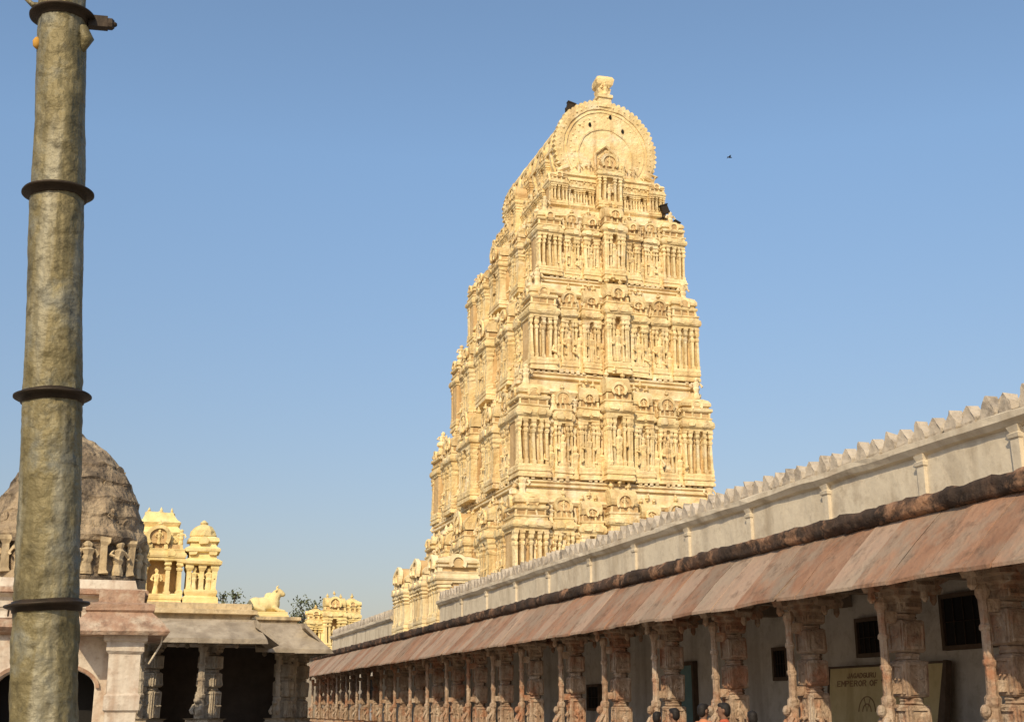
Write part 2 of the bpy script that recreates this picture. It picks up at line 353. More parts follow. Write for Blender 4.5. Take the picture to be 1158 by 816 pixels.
tower = thing('temple_tower', 'tall ochre yellow carved temple tower with horseshoe gable, rising behind the arcade', 'tower', (31, 92, 0))
TF = [80.0, 80.9, 81.8, 82.6, 83.2]
LV = [((586, 553), 809, 487), ((600, 430), 793, 509), ((609, 320), 777, 528), ((617, 235), 761, 549), ((624, 197), 744, 562)]
foot = []
for (c, rx, lx), tf in zip(LV, TF):
    a = at_t(c[0], c[1], tf)
    yr = c[1] + (rx - c[0]) * (796 - c[1]) / (5276 - c[0])
    x1 = at_t(rx, yr, tf).x
    yl = c[1] + (c[0] - lx) * (796 - c[1]) / (c[0] - 129)
    yb = at_s(lx, yl, a.x).y
    foot.append((a.x, x1, tf, yb, a.z))
rnd_t = random.Random(31)
def tier(x0, x1, y0, y1, z0, z1, nxt):
    """one storey: footprint is the ledge outline"""
    h = z1 - z0
    ins = .72
    X0, X1, Y0, Y1 = x0 + ins, x1 - ins, y0 + ins, y1 - ins
    m = MB()
    up = -max(.1, (nxt[0] - X0) * .35)
    m.mould(X0, X1, Y0, Y1, [(.5, z0 - .2), (.5, z0 + .015 * h), (.4, z0 + .02 * h), (.4, z0 + .035 * h), (.64, z0 + .042 * h), (.64, z0 + .06 * h), (.46, z0 + .064 * h), (.46, z0 + .08 * h), (.6, z0 + .085 * h), (.6, z0 + .1 * h),
                             (.4, z0 + .104 * h), (.3, z0 + .125 * h), (0, z0 + .135 * h), (0, z0 + .58 * h), (.2, z0 + .585 * h), (.36, z0 + .6 * h), (.44, z0 + .63 * h),
                             (.36, z0 + .655 * h), (.15, z0 + .67 * h), (.15, z0 + .7 * h), (.26, z0 + .705 * h), (.26, z0 + .72 * h), (up, z0 + .725 * h), (up, z0 + .88 * h),
                             (up + .2, z0 + .885 * h), (up + .32, z0 + .905 * h), (up + .2, z0 + .93 * h), (up, z0 + .935 * h), (up, z1 + .05)])
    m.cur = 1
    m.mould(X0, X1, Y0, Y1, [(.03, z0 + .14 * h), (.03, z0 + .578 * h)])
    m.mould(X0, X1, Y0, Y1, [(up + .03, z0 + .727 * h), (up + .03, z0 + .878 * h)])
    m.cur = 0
    U0, U1, V0, V1 = X0 - up, X1 + up, Y0 - up, Y1 + up
    def along(a0, a1, step):
        n_ = max(1, int((a1 - a0) / step)); return [a0 + (a1 - a0) * (k + .5) / n_ for k in range(n_)]
    cap = [(.02, z0 + .726 * h), (0, z0 + .74 * h), (0, z0 + .83 * h), (.05, z0 + .845 * h), (.02, z0 + .86 * h), (.08, z0 + .882 * h)]
    for k_, xx in enumerate(along(U0, U1, .36)):
        for yy in (V0, V1):
            if k_ % 2: m.mould(xx - .09, xx + .09, yy - .2, yy + .12, cap)
        if not k_ % 2:
            q = rnd_t.uniform(.85, 1.1)
            m.lathe(xx + rnd_t.uniform(-.06, .06), V0 - .12, [(.13 * q, z0 + .727 * h), (.17 * q, z0 + .76 * h), (.09, z0 + (.82 + .02 * q) * h), (.09, z0 + .86 * h)], n=6)
    for k_, yy in enumerate(along(V0, V1, .42)):
        for xx in (U0, U1):
            if k_ % 2: m.mould(xx - .2, xx + .12, yy - .09, yy + .09, cap)
        if not k_ % 2: m.lathe(U0 - .14, yy + rnd_t.uniform(-.06, .06), [(.16, z0 + .727 * h), (.2, z0 + .76 * h), (.1, z0 + .82 * h), (.1, z0 + .86 * h)], n=6)
    wc = [(.04, z0 + .13 * h), (.04, z0 + .19 * h), (0, z0 + .2 * h), (0, z0 + .48 * h), (.05, z0 + .5 * h), (-.01, z0 + .515 * h), (.07, z0 + .54 * h), (.07, z0 + .583 * h)]
    for xx in along(X0, X1, .34):
        for yy in (Y0, Y1): m.mould(xx - .065, xx + .065, yy - .24, yy + .2, wc)
    for yy in along(Y0, Y1, .38):
        for xx in (X0, X1): m.mould(xx - .24, xx + .2, yy - .07, yy + .07, wc)
    for xx in along(X0, X1, .75): m.prism(horseshoe(xx, z0 + .635 * h, .2), Y0 - .5, Y0 - .2)
    for yy in along(Y0, Y1, .8):
        m.M = Matrix.Translation((X0, yy, 0)) @ Matrix.Rotation(R(-90), 4, 'Z'); m.prism(horseshoe(0, z0 + .635 * h, .2), -.5, -.2); m.M = Matrix.Identity(4)
    for xx in along(x0, x1, .42):
        if rnd_t.random() < .85: m.box(xx - .12, xx + .12, Y0 - .64, Y0 - .45, z0 + .1 * h, z0 + rnd_t.uniform(.115, .145) * h)
    for yy in along(y0, y1, .5):
        if rnd_t.random() < .85: m.box(X0 - .64, X0 - .45, yy - .12, yy + .12, z0 + .1 * h, z0 + rnd_t.uniform(.115, .145) * h)
    for xx in along(X0, X1, .8):
        if rnd_t.random() < .7: figure(m, xx + rnd_t.uniform(-.2, .2), Y0 - .3, z0 + .72 * h, rnd_t.uniform(.09, .16) * h, 1.1)
    for yy in along(Y0, Y1, .8):
        if rnd_t.random() < .7: figure(m, X0 - .3, yy + rnd_t.uniform(-.2, .2), z0 + .72 * h, rnd_t.uniform(.09, .16) * h, 1.1)
    # guardians and broken finials along the outer edge soften the step up to the next storey
    for cx_, cy_ in ((x0 + .45, y0 + .45), (x1 - .45, y0 + .45), (x0 + .45, y1 - .45), (x1 - .45, y1 - .45)):
        figure(m, cx_ + (.35 if cx_ < (x0 + x1) / 2 else -.35), cy_ + (.3 if cy_ < (y0 + y1) / 2 else -.3), z0 + .95 * h, .2 * h, 1.2)
        pot(m, cx_, cy_ + (.9 if cy_ < (y0 + y1) / 2 else -.9), z0 + .93 * h, rnd_t.uniform(.09, .16) * h)
    for k_ in range(9):
        yy = y0 + 1.2 + (y1 - y0 - 2.4) * (k_ + rnd_t.random()) / 9
        pot(m, x0 + rnd_t.uniform(.35, .8), yy, z0 + .9 * h, rnd_t.uniform(.08, .17) * h)
    t = put('tier', m.mesh('tier', [LEDGE, OCHRE_D], rough=.09, freq=1.1), tower)
    zb = z0 + .12 * h; hh = .92 * h
    cw = .15 * (x1 - x0)
    cache = {}
    def sh(name, kind, w, p, hs, x, y, rot):
        key = (kind, round(w, 2), round(p, 2), round(hs, 2), rnd_t.randrange(3))
        if key not in cache: cache[key] = shrine(w, p, hs * rnd_t.uniform(.96, 1.03), kind).mesh(name, OG, rough=.1, freq=1.6, seed=rnd_t.random() * 9)
        put(name, cache[key], t, (x, y, zb), rot + R(rnd_t.uniform(-1, 1)))
    e = .04
    for (cx, cy, rt) in ((x0 + e + cw / 2, Y0, 0), (x1 - e - cw / 2, Y0, 0), (x1 - e - cw / 2, Y1, math.pi), (x0 + e + cw / 2, Y1, math.pi)):
        sh('corner_shrine', 'kuta', cw, ins - e, hh, cx, cy, rt)
    fm = MB(); figure(fm, 0, 0, 0, .34 * h, .8); figm = fm.mesh('statue', OCHRE, rough=.04, freq=2)
    def face(a0, a1, fixed, rot, axis, seq, statues):
        L_ = a1 - a0; a = a0
        for kind, fr in seq:
            wv = fr * L_; c = a + wv / 2
            px_, py_ = (c, fixed) if axis == 'x' else (fixed, c)
            if kind == 'gap':
                if statues: put('statue', figm, t, Vector((px_, py_, zb)) + Matrix.Rotation(rot, 3, 'Z') @ Vector((0, -.3, 0)), rot + R(rnd_t.uniform(-25, 25)), (1, 1, rnd_t.uniform(.85, 1.05)))
            elif kind == 'arch': sh('arched_shrine', 'arch', wv, ins * .7, hh * .97, px_, py_, rot)
            elif kind == 'mid': sh('barrel_shrine', 'sala', wv, ins * (.85 if axis == 'x' else 1.25), hh * .97, px_, py_, rot)
            elif kind == 'centre': sh('central_shrine', 'sala', wv, ins * (1.55 if axis == 'x' else 1.6), hh * (1.12 if axis == 'x' else 1.02), px_, py_, rot)
            a += wv
    fs = [('gap', .05), ('arch', .125), ('gap', .05), ('mid', .145), ('gap', .035), ('centre', .19), ('gap', .035), ('mid', .145), ('gap', .05), ('arch', .125), ('gap', .05)]
    ss = [('gap', .045), ('arch', .07), ('gap', .04), ('mid', .105), ('gap', .04), ('arch', .07), ('gap', .045), ('centre', .17), ('gap', .045), ('arch', .07), ('gap', .04), ('mid', .105), ('gap', .04), ('arch', .07), ('gap', .045)]
    i0 = cw + e
    face(x0 + i0, x1 - i0, Y0, 0, 'x', fs, True)
    face(x0 + i0, x1 - i0, Y1, math.pi, 'x', fs, False)
    face(y0 + i0, y1 - i0, X0, -math.pi / 2, 'y', ss, True)
    face(y0 + i0, y1 - i0, X1, math.pi / 2, 'y', ss, False)
    return t
b0 = foot[0]
lo = (b0[0] - .45, b0[1] + .4, b0[2] - .6, b0[3] + .2)
m = MB(); m.mould(lo[0], lo[1], lo[2], lo[3], [(.8, 0), (.8, 1.2), (.5, 1.4), (.7, 2), (.2, 2.2), (.2, 6.4), (.7, 6.7), (.8, 7.1), (.3, 7.4), (.2, 8.2)])
put('base', m.mesh('base', GREYST, rough=.05), tower)
tier(*lo, 8.0, b0[4], b0)
for i in range(3):
    f = foot[i]; tier(f[0], f[1], f[2], f[3], f[4], foot[i + 1][4], foot[i + 1])
f = foot[3]; f4 = foot[4]
h = f4[4] - f[4]
m = MB(); X0, X1, Y0, Y1 = f[0] + .9, f[1] - .9, f[2] + .9, f[3] - .9
m.mould(X0, X1, Y0, Y1, [(.75, f[4] - .2), (.75, f[4] + .2), (.5, f[4] + .3), (.7, f[4] + .5), (.2, f[4] + .7), (0, f[4] + .75), (0, f4[4] - .9), (.35, f4[4] - .85), (.5, f4[4] - .6), (.4, f4[4] - .3), (.2, f4[4] - .2), (.25, f4[4] + .1), (-.3, f4[4] + .15), (-.3, f4[4] + .6)])
for k in range(18):
    xx = X0 + (X1 - X0) * (k + .5) / 18; m.box(xx - .1, xx + .1, Y0 - .12, Y0 + .1, f[4] + .7, f4[4] - .88)
nk = put('tier', m.mesh('tier', OCHRE, rough=.07), tower)
ce = shrine(1.9, 1.0, h * 1.45, 'arch').mesh('central_shrine', OG, rough=.06)
xc = (f[0] + f[1]) / 2
for x, y, r_ in ((xc, Y0, 0), (xc, Y1, math.pi), (X0, (Y0 + Y1) / 2, -math.pi / 2), (X1, (Y0 + Y1) / 2, math.pi / 2)):
    put('central_shrine', ce, nk, (x, y, f[4] + .6), r_)
ck = shrine(1.3, .7, h * .95, 'kuta').mesh('corner_shrine', OG, rough=.06)
for x in (X0 + .3, X1 - .3):
    for y, r_ in ((Y0, 0), (Y1, math.pi)): put('corner_shrine', ck, nk, (x, y, f[4] + .5), r_)
am = shrine(1.1, .5, h * .86, 'arch').mesh('arched_shrine', OG, rough=.06)
for x in (xc - 2.9, xc - 1.7, xc + 1.7, xc + 2.9): put('arched_shrine', am, nk, (x, Y0, f[4] + .5), 0)
for k in range(10):
    y = Y0 + 1.6 + (Y1 - Y0 - 3.2) * k / 9
    put('arched_shrine', am, nk, (X0, y, f[4] + .5), -math.pi / 2)
# barrel roof with gables
gc = at_t(685, 170, 83.1); GR = at_t(743, 170, 83.1).x - gc.x
gx, gz = gc.x, gc.z
yf, yb = 83.2, f4[3] - .3
low = -34
m = MB(); m.prism(horseshoe(gx, gz, GR * .9, low, 30), yf + .5, yb - .5)
for k in range(9):
    y = yf + 1.5 + (yb - yf - 3) * k / 8
    m.ring(gx, gz, GR * .88, GR * .94, low, 180 - low, y - .15, y + .15, 30)
for a in (0, 22, 45, 135, 158, 180): m.box(gx + GR * .91 * math.cos(R(a)) - .12, gx + GR * .91 * math.cos(R(a)) + .12, yf + .6, yb - .6, gz + GR * .91 * math.sin(R(a)) - .12, gz + GR * .91 * math.sin(R(a)) + .12)
roof = put('barrel_roof', m.mesh('barrel_roof', OCHRE, rough=.08), tower)
def gable(sgn, y, sc=1.0):
    m = MB(); G = GR * sc
    def yy(a, b): return (y + sgn * a, y + sgn * b) if sgn > 0 else (y - b, y - a)
    m.prism(horseshoe(gx, gz, G * .9, low, 40), *yy(-.02, .6))
    m.ring(gx, gz, G * .80, G * .935, low, 180 - low, *yy(-.12, .5), 40)
    m.ring(gx, gz, G * .735, G * .755, low, 180 - low, *yy(-.08, 0.3), 36)
    m.ring(gx, gz - G * .1, G * .50, G * .53, -25, 205, *yy(-.08, 0.1), 30)
    for k in range(45):                       # thin scalloped rim
        t_ = k / 44; a = R(low + (180 - 2 * low) * t_); rr = G * .92
        q = rnd_t.uniform(.85, 1.1)
        ca, sa = math.cos(a), math.sin(a); tx, tz = -sa, ca; hw = G * .042
        pts = [(-hw, -.02 * G), (-hw * 1.05, .03 * G), (-hw * .5, .062 * G * q), (hw * .3, .068 * G * q), (hw, .03 * G), (hw, -.02 * G)]
        m.prism([(gx + ca * (rr + r_) + tx * s_, gz + sa * (rr + r_) + tz * s_) for s_, r_ in pts], *yy(-.08, .4))
    for rr_, nn, rad_, dep in ((.865, 36, .1, .1), (.66, 24, .11, -.02), (.59, 20, .09, -.02)):
        for k in range(nn):
            a = R(low + (180 - 2 * low) * k / (nn - 1)); q = rad_ * rnd_t.uniform(.75, 1.2)
            m.lathe(gx + G * rr_ * math.cos(a), (y - sgn * dep), [(.04, gz + G * rr_ * math.sin(a) - q), (q, gz + G * rr_ * math.sin(a) - q * .2), (q * .8, gz + G * rr_ * math.sin(a) + q * .4), (.04, gz + G * rr_ * math.sin(a) + q)], n=5)
    fx, fz = gx, gz - G * .46                 # small seated figure under a canopy
    figure(m, fx, y - sgn * .25, fz + .1, G * .42, 1.3)
    m.ell((fx, y - sgn * .3, fz + .2), (G * .17, .3, G * .06), 9, 6)
    m.tube([(fx - G * .2, y - sgn * .1, fz), (fx - G * .21, y - sgn * .1, fz + G * .36), (fx, y - sgn * .12, fz + G * .54), (fx + G * .21, y - sgn * .1, fz + G * .36), (fx + G * .2, y - sgn * .1, fz)], [.12, .12, .16, .12, .12], 6)
    for k in (-1, 1):
        figure(m, gx + k * G * .33, y - sgn * .1, gz - G * .52, G * .28, 1.0)
        figure(m, gx + k * G * .52, y - sgn * .1, gz - G * .53, G * .24, 1.0)
        m.tube([(gx + k * G * .74, y - sgn * .08, gz - G * .42), (gx + k * G * .9, y - sgn * .1, gz - G * .5), (gx + k * G * .96, y - sgn * .08, gz - G * .4), (gx + k * G * .88, y - sgn * .08, gz - G * .36)], [.26, .22, .18, .1], 7)
    zb = gz - GR * .57
    m.mould(gx - GR * .84, gx + GR * .84, y - .25, y + .35, [(.05, zb - .5), (.05, zb - .2), (.2, zb - .1), (.2, zb + .1), (0, zb + .15)])
    m.mould(gx - .7, gx + .7, y - .4, y + .4, [(.1, zb), (.1, zb + .25), (0, zb + .3), (0, zb + .5), (.1, zb + .55), (.1, zb + .65), (-.3, zb + .7)])
    return put('gable', m.mesh('gable', OG, rough=.06, freq=1.8), tower)
ga = gable(1, yf); gable(-1, yb, .95)
for px_, py_ in ((667, 141), (704, 149), (690, 133)):
    p_ = at_t(px_, py_, yf - .04); m = MB(); m.lathe(0, 0, [(.08, -.16), (.13, 0), (.08, .16)], n=8)
    put('opening', m.mesh('opening', DARK), ga, p_)
dm = shrine(1.9, .5, GR * .8, 'arch').mesh('roof_shrine', OG, rough=.06)
for y in (yf + 3.2, (yf + yb) / 2, yb - 2.2):
    put('roof_shrine', dm, tower, (gx - GR * .84, y, gz - GR * .62), -math.pi / 2)
    put('roof_shrine', dm, tower, (gx + GR * .84, y, gz - GR * .62), math.pi / 2)
# crowning pinnacle
tp = at_t(684, 117, yf + .3); tq = at_t(684, 88, yf + .3); hp = tq.z - tp.z
m = MB()
m.mould(gx - .55, gx + .55, yf - .2, yf + .9, [(.0, tp.z - .6), (.0, tp.z + .08 * hp), (.1, tp.z + .1 * hp), (.1, tp.z + .2 * hp), (-.08, tp.z + .25 * hp), (-.02, tp.z + .45 * hp), (-.1, tp.z + .5 * hp), (.08, tp.z + .6 * hp), (.14, tp.z + .78 * hp), (.06, tp.z + .88 * hp), (-.15, tp.z + .95 * hp), (-.3, tp.z + hp)])
figure(m, gx, yf - .2, tp.z + .22 * hp, hp * .5, 1.2)
put('pinnacle', m.mesh('pinnacle', OCHRE, rough=.09, freq=2), tower)
for k in range(4):
    y = yf + 3.4 + (yb - yf - 6) * k / 3; m = MB(); pot(m, gx, y, gz + GR * .91, 1.7)
    put('roof_finial', m.mesh('roof_finial', OCHRE, rough=.02), tower)
# dark lamps on the tower
def floodlight(q, label, foot_pt, s=1.0, tilt=-18):
    o = thing('floodlight', label, 'lamp', q)
    m = MB(); m.M = Matrix.Rotation(R(tilt), 4, 'Y'); m.mould(-.26 * s, .26 * s, -.16, .16, [(0, -.05), (0, .55 * s), (.05, .56 * s), (.05, .64 * s)])
    put('lamp_head', m.mesh('lamp_head', IRON), o, (0, 0, 0), local=True)
    m = MB(); m.box(-.3 * s, -.24 * s, -.05, .05, -.35, .25); m.box(.24 * s, .3 * s, -.05, .05, -.35, .25); m.box(-.3 * s, .3 * s, -.05, .05, -.42, -.351)
    put('bracket', m.mesh('bracket', IRON), o, (0, 0, 0), local=True)
    m = MB(); m.tube([tuple(Vector(foot_pt) - q), (0, 0, -.4)], [.07, .07], 6)
    put('post', m.mesh('post', IRON), o, (0, 0, 0), local=True)
lp = at_t(644, 126, 86.0)
floodlight(lp, 'dark lamp on a post behind the upper left of the tower gable', (lp.x + .9, 86, gz + GR * .62), 1.25, 14)
q = at_t(753, 241, 82.6); floodlight(q, 'small dark lamp on right edge of tower, upper one beside the gable foot', (q.x - 1.4, 83.2, q.z - .7), 1.1, -20)
q = at_t(763, 257, 82.6); floodlight(q, 'small dark lamp on right edge of tower, lower one of two', (q.x - 1.6, 83.2, q.z - .9), .85, 25)

# ------------------------------------------------------------------ arcade on the right
SP = 11.0; T0, T1 = 5.0, 74.0
hall = thing('pillared_arcade', 'long pillared stone arcade with red sloping eave and white parapet on the right', 'arcade', (11, 40, 0))
m = MB(); m.mould(10.3, 15.0, T0, T1, [(.1, 0), (.1, .15), (0, .2), (0, .45), (.08, .5), (.08, .6)])
put('plinth', m.mesh('plinth', GREYST, rough=.02), hall)
m = MB(); m.box(14.5, 15.0, T0, T1, .6, 4.0)
put('back_wall', m.mesh('back_wall', BACKW), hall)
m = MB(); m.box(10.97, 15.02, T0 - .02, T1 + .02, 3.86, 4.25)
for k in range(24):
    y = T0 + .5 + k * 2.9; m.box(11.3, 14.49, y, y + .35, 3.62, 3.87)
put('roof_slab', m.mesh('roof_slab', CEIL, rough=.01), hall)
m = MB()
y = T0
while y < T1 - 2.9:
    m.mould(10.74, 11.28, y + .01, y + 2.8, [(0, 3.47), (0, 3.6), (.06, 3.63), (.06, 3.87)]); y += 2.81
put('beam', m.mesh('beam', PILLAR, rough=.02), hall)
m = MB(); y = T0
while y < T1:
    wd = random.uniform(.55, .95); j = random.uniform(-.012, .012); j2 = random.uniform(-.03, .03)
    top = [(9.9 + j2, 3.22 + j), (9.9 + j2, 3.27 + j), (9.93 + j2, 3.30 + j), (10.4, 3.79 + j), (10.9, 4.30 + j), (11.0, 4.33 + j)]
    bot = [(11.0, 4.16 + j), (10.9, 4.15 + j), (10.4, 3.67 + j)]
    m.prism([(a, b) for a, b in top + bot], y + .003, y + wd - .003)
    y += wd
put('eave', m.mesh('eave', EAVE, rough=.03, freq=1.8), hall)
vs = []; fs = []; n = 16; k = 0; y = T0
while y <= T1:
    for q in range(n):
        a = 2 * math.pi * q / n + .2
        c_, d_ = math.cos(a), math.sin(a); sq = (abs(c_) ** 4 + abs(d_) ** 4) ** (-.25)
        r = sq * (1.04 + .2 * mnoise.noise(Vector((y * 1.3, q * .6, 0))) + .3 * mnoise.noise(Vector((y * 5, q * 2.3, 4))))
        vs.append((10.93 + r * .16 * c_, y, 4.40 + r * .135 * d_))
    if k:
        for q in range(n):
            a = (k - 1) * n + q; b = (k - 1) * n + (q + 1) % n; fs.append((a, b, b + n, a + n))
    k += 1; y += .12
m = MB(); m.add(vs, fs)
put('moulding', m.mesh('moulding', SOOT, smooth=True), hall)
m = MB(); m.box(11.05, 15.05, T0 - .03, T1 + .03, 4.251, 4.44)
put('terrace', m.mesh('terrace', GREYST), hall)
def parapet(y0, y1):
    m = MB(); y = y0
    prof = [(11.4, 4.43), (11.34, 4.43), (11.34, 4.56), (11.4, 4.6), (11.4, 5.27), (11.33, 5.3), (11.26, 5.38), (11.26, 5.47), (11.34, 5.5), (11.8, 5.5), (11.8, 4.43)]
    nseg = int((y1 - y0) / .4); np_ = len(prof); vs = []; fs = []
    for i in range(nseg + 1):
        y = y0 + (y1 - y0) * i / nseg
        for q, (a, b) in enumerate(prof):
            vs.append((a + .03 * mnoise.noise(Vector((y * 1.5, q * .7, 1))), y, b + (.03 * mnoise.noise(Vector((y * 1.1, q * .4, 9))) if q > 3 else 0)))
        if i:
            for q in range(np_):
                a = (i - 1) * np_ + q; b = (i - 1) * np_ + (q + 1) % np_; fs.append((a, b, b + np_, a + np_))
    fs.append(tuple(range(np_))); fs.append(tuple(range(nseg * np_, nseg * np_ + np_)))
    m.add(vs, fs)
    return put('parapet', m.mesh('parapet', WHITEW), hall)
S1 = at_s(497, 690, 11.4).y; S2 = at_s(445, 705, 11.4).y
pa = parapet(T0, S1); pb = parapet(S2, T1 - 3)
def merlon_into(m, y, z=5.47, j=0, wj=1):
    p_ = [(-.135, 0), (-.155, .06), (-.15, .12), (-.12, .175), (-.08, .215), (-.045, .27), (-.014, .34 + j), (.014, .34 + j), (.045, .27), (.08, .215), (.12, .175), (.15, .12), (.155, .06), (.135, 0)]
    m.prism([(y + a * wj, z + b) for a, b in p_], 11.36, 11.56, 'x')
mer = []
for v in range(8):
    m = MB(); merlon_into(m, 0, 0, random.uniform(-.07, .03), random.uniform(.92, 1.04)); mer.append(m.mesh('merlon', MERLON, rough=.04, freq=5 + v))
y = S1 - .25; n = 0
while y > T0 + .3 and n < 100:
    o = put('merlon', random.choice(mer), pa, (0, y + random.uniform(-.015, .015), 5.475)); o.rotation_euler = (R(random.uniform(-3.5, 3.5)), 0, 0); y -= .4; n += 1
m = MB(); y = S2 + .25
while y < T1 - 3.3: merlon_into(m, y); y += .4
put('merlon_row', m.mesh('merlon_row', MERLON, rough=.02, freq=4), pb)['kind'] = 'stuff'
pm = MB(); pm.mould(11.345, 11.45, -.085, .085, [(.025, 4.57), (.025, 4.64), (0, 4.66), (0, 5.1), (.02, 5.12), (.03, 5.17), (.0, 5.19), (.03, 5.28)])
pmm = pm.mesh('pilaster', WHITEW, rough=.02, freq=3)
for px_ in (1150, 1043, 935, 848, 778, 718, 667, 620, 583, 550, 522):
    py_ = 500 + (1158 - px_) * .29
    put('pilaster', pmm, pa, (0, at_s(px_, py_, 11.38).y, 0))
# pillars : local origin on plinth top centre, -x is the courtyard side
def pillar_kit(MT):
    K = {}
    m = MB(); m.mould(-.52, .26, -.26, .26, [(.06, 0), (.06, .18), (0, .22), (.03, .3), (-.03, .36), (-.03, .42), (.02, .46)])
    K['pillar_base'] = m.mesh('pillar_base', MT, rough=.02, freq=4)
    K['shaft'] = []
    for seed in range(4):
        rr = random.Random(seed)
        m = MB(); z = .44; a0, a1, bb = -.165, .19, .172
        segs = [('s', .6), ('o', .1), ('s', .52), ('o', .12), ('s', .46), ('o', .1), ('s', .22)]
        if seed % 2: segs = [('s', .8), ('o', .1), ('s', .42), ('o', .1), ('s', .4), ('o', .08), ('s', .22)]
        for kind, hh_ in segs:
            if kind == 's':
                m.mould(a0, a1, -bb, bb, [(-.02, z), (.008, z + .025), (.008, z + hh_ - .025), (-.02, z + hh_)])
                for sx in (-1, 1):
                    m.box(a0 + .03, a1 - .03, sx * (bb + .018) - .012, sx * (bb + .018) + .012, z + hh_ - .08, z + hh_ - .045)
                    m.box(a0 + .03, a1 - .03, sx * (bb + .018) - .012, sx * (bb + .018) + .012, z + .045, z + .08)
                    for cc in (a0 + .03, a1 - .06): m.box(cc, cc + .03, sx * (bb + .018) - .011, sx * (bb + .018) + .011, z + .07, z + hh_ - .07)
                    if hh_ > .3: figure(m, .01 + rr.uniform(-.03, .03), sx * bb, z + .08, (hh_ - .18) * rr.uniform(.85, 1), .5)
                for cc in (-bb + .03, bb - .06): m.box(a0 - .03, a0 - .006, cc, cc + .03, z + .05, z + hh_ - .05)
                m.box(a0 - .03, a0 - .005, -bb + .03, bb - .03, z + hh_ - .08, z + hh_ - .045)
                if hh_ > .3:
                    m.M = Matrix.Rotation(R(-90), 4, 'Z'); figure(m, 0, a0, z + .08, hh_ - .18, .5); m.M = Matrix.Identity(4)
            else:
                m.lathe(.01, 0, [(.155, z), (.18, z + .02), (.16, z + hh_ * .5), (.18, z + hh_ - .02), (.155, z + hh_)], n=8, rot=R(22.5))
            z += hh_
        K['shaft'].append(m.mesh('shaft', MT, rough=.024, freq=6 + seed))
    m = MB()
    m.lathe(-.38, 0, [(.1, .45), (.1, .6), (.08, .64), (.08, 1.0), (.1, 1.05), (.1, 1.12), (.07, 1.16), (.066, 1.5), (.08, 1.53), (.08, 1.58), (.062, 1.6), (.06, 1.95), (.078, 1.98), (.078, 2.03), (.06, 2.06), (.058, 2.35), (.09, 2.42), (.1, 2.48), (.075, 2.55)], n=8)
    m.box(-.40, -.14, -.04, .04, 2.2, 2.36); m.box(-.40, -.14, -.04, .04, 1.2, 1.34)
    K['colonnette'] = m.mesh('colonnette', MT, rough=.022, freq=7)
    m = MB()
    m.ell((-.42, 0, .74), (.1, .1, .25), 9, 7); m.ell((-.5, 0, .95), (.08, .075, .09), 9, 6)
    m.tube([(-.46, .07, .84), (-.55, .09, .69), (-.52, .07, .6)], [.045, .04, .033], 6); m.tube([(-.46, -.07, .84), (-.55, -.09, .69), (-.52, -.07, .6)], [.045, .04, .033], 6)
    K['carved_beast'] = m.mesh('carved_beast', MT, rough=.03, freq=6)
    m = MB()
    m.mould(-.25, .25, -.25, .25, [(-.1, 2.44), (-.06, 2.5), (-.06, 2.54), (.0, 2.58), (.0, 2.64), (.09, 2.68), (.09, 2.74)])
    for (dx, dy) in ((-1, 0), (0, 1), (0, -1), (1, 0)):
        a = math.atan2(dy, dx); m.M = Matrix.Rotation(a, 4, 'Z')
        m.prism([(.1, 2.735), (.34, 2.735), (.4, 2.72), (.48, 2.62), (.56, 2.62), (.6, 2.71), (.55, 2.76), (.7, 2.83), (.74, 2.875), (.1, 2.875)], -.14, .14)
        m.lathe(.53, 0, [(.02, 2.47), (.06, 2.53), (.05, 2.63)], n=7)
    K['capital'] = m.mesh('capital', MT, rough=.025, freq=5)
    return K
KIT = pillar_kit(PILLAR); KITC = pillar_kit(PILLAR_C)
pc_ = [0]
def pillar(parent, x, y, z, rot=0, sc=None, K=KIT, beast=True):
    pc_[0] += 1
    o = put('pillar', K['shaft'][(pc_[0] * 3 + pc_[0] // 2) % 4], parent, (x, y, z), rot, sc)
    for nm in ('pillar_base', 'colonnette', 'capital') + (('carved_beast',) if beast else ()): put(nm, K[nm], o, (0, 0, 0), local=True)
    return o
ts = [at_s(px_, 800, SP).y for px_ in (1152, 1031, 921, 832, 761, 702, 651, 605)]
dt = 2.78
ts = [ts[0] - 2.6 * k for k in (2, 1)] + ts
while ts[-1] + dt < T1: ts.append(ts[-1] + dt)
for t_ in ts: pillar(hall, SP, t_, .6, R(random.uniform(-2, 2)))
def window(px0, px1, py0, py1, bars=3):
    a = at_s(px0, (py0 + py1) / 2, 14.5); b = at_s(px1, (py0 + py1) / 2, 14.5); zt = at_s((px0 + px1) / 2, py0, 14.5).z; zb = at_s((px0 + px1) / 2, py1, 14.5).z
    ya, yb_ = b.y, a.y
    m = MB(); m.box(14.44, 14.52, ya, yb_, zb, zt); o = put('window', m.mesh('window', DARK), hall)
    m = MB()
    for q in ((ya - .08, ya, zb - .08, zt + .08), (yb_, yb_ + .08, zb - .08, zt + .08), (ya, yb_, zb - .08, zb), (ya, yb_, zt, zt + .08)): m.box(14.38, 14.5, *q)
    put('frame', m.mesh('frame', FRAME), o)
    m = MB()
    for k in range(1, bars + 1):
        y = ya + (yb_ - ya) * k / (bars + 1); m.tube([(14.42, y, zb), (14.42, y, zt)], [.012, .012], 6)
    m.tube([(14.41, ya, (zb + zt) / 2), (14.41, yb_, (zb + zt) / 2)], [.012, .012], 6)
    put('bars', m.mesh('bars', IRON), o)
window(1072, 1130, 673, 728, 4); window(975, 1000, 702, 738, 3); window(880, 893, 735, 765, 3); window(668, 680, 776, 800, 2); window(412, 424, 768, 790, 2)
a = at_s(773, 780, 14.5); b = at_s(788, 780, 14.5); zt = at_s(780, 752, 14.5).z
m = MB(); m.box(14.42, 14.52, b.y, a.y, .6, zt)
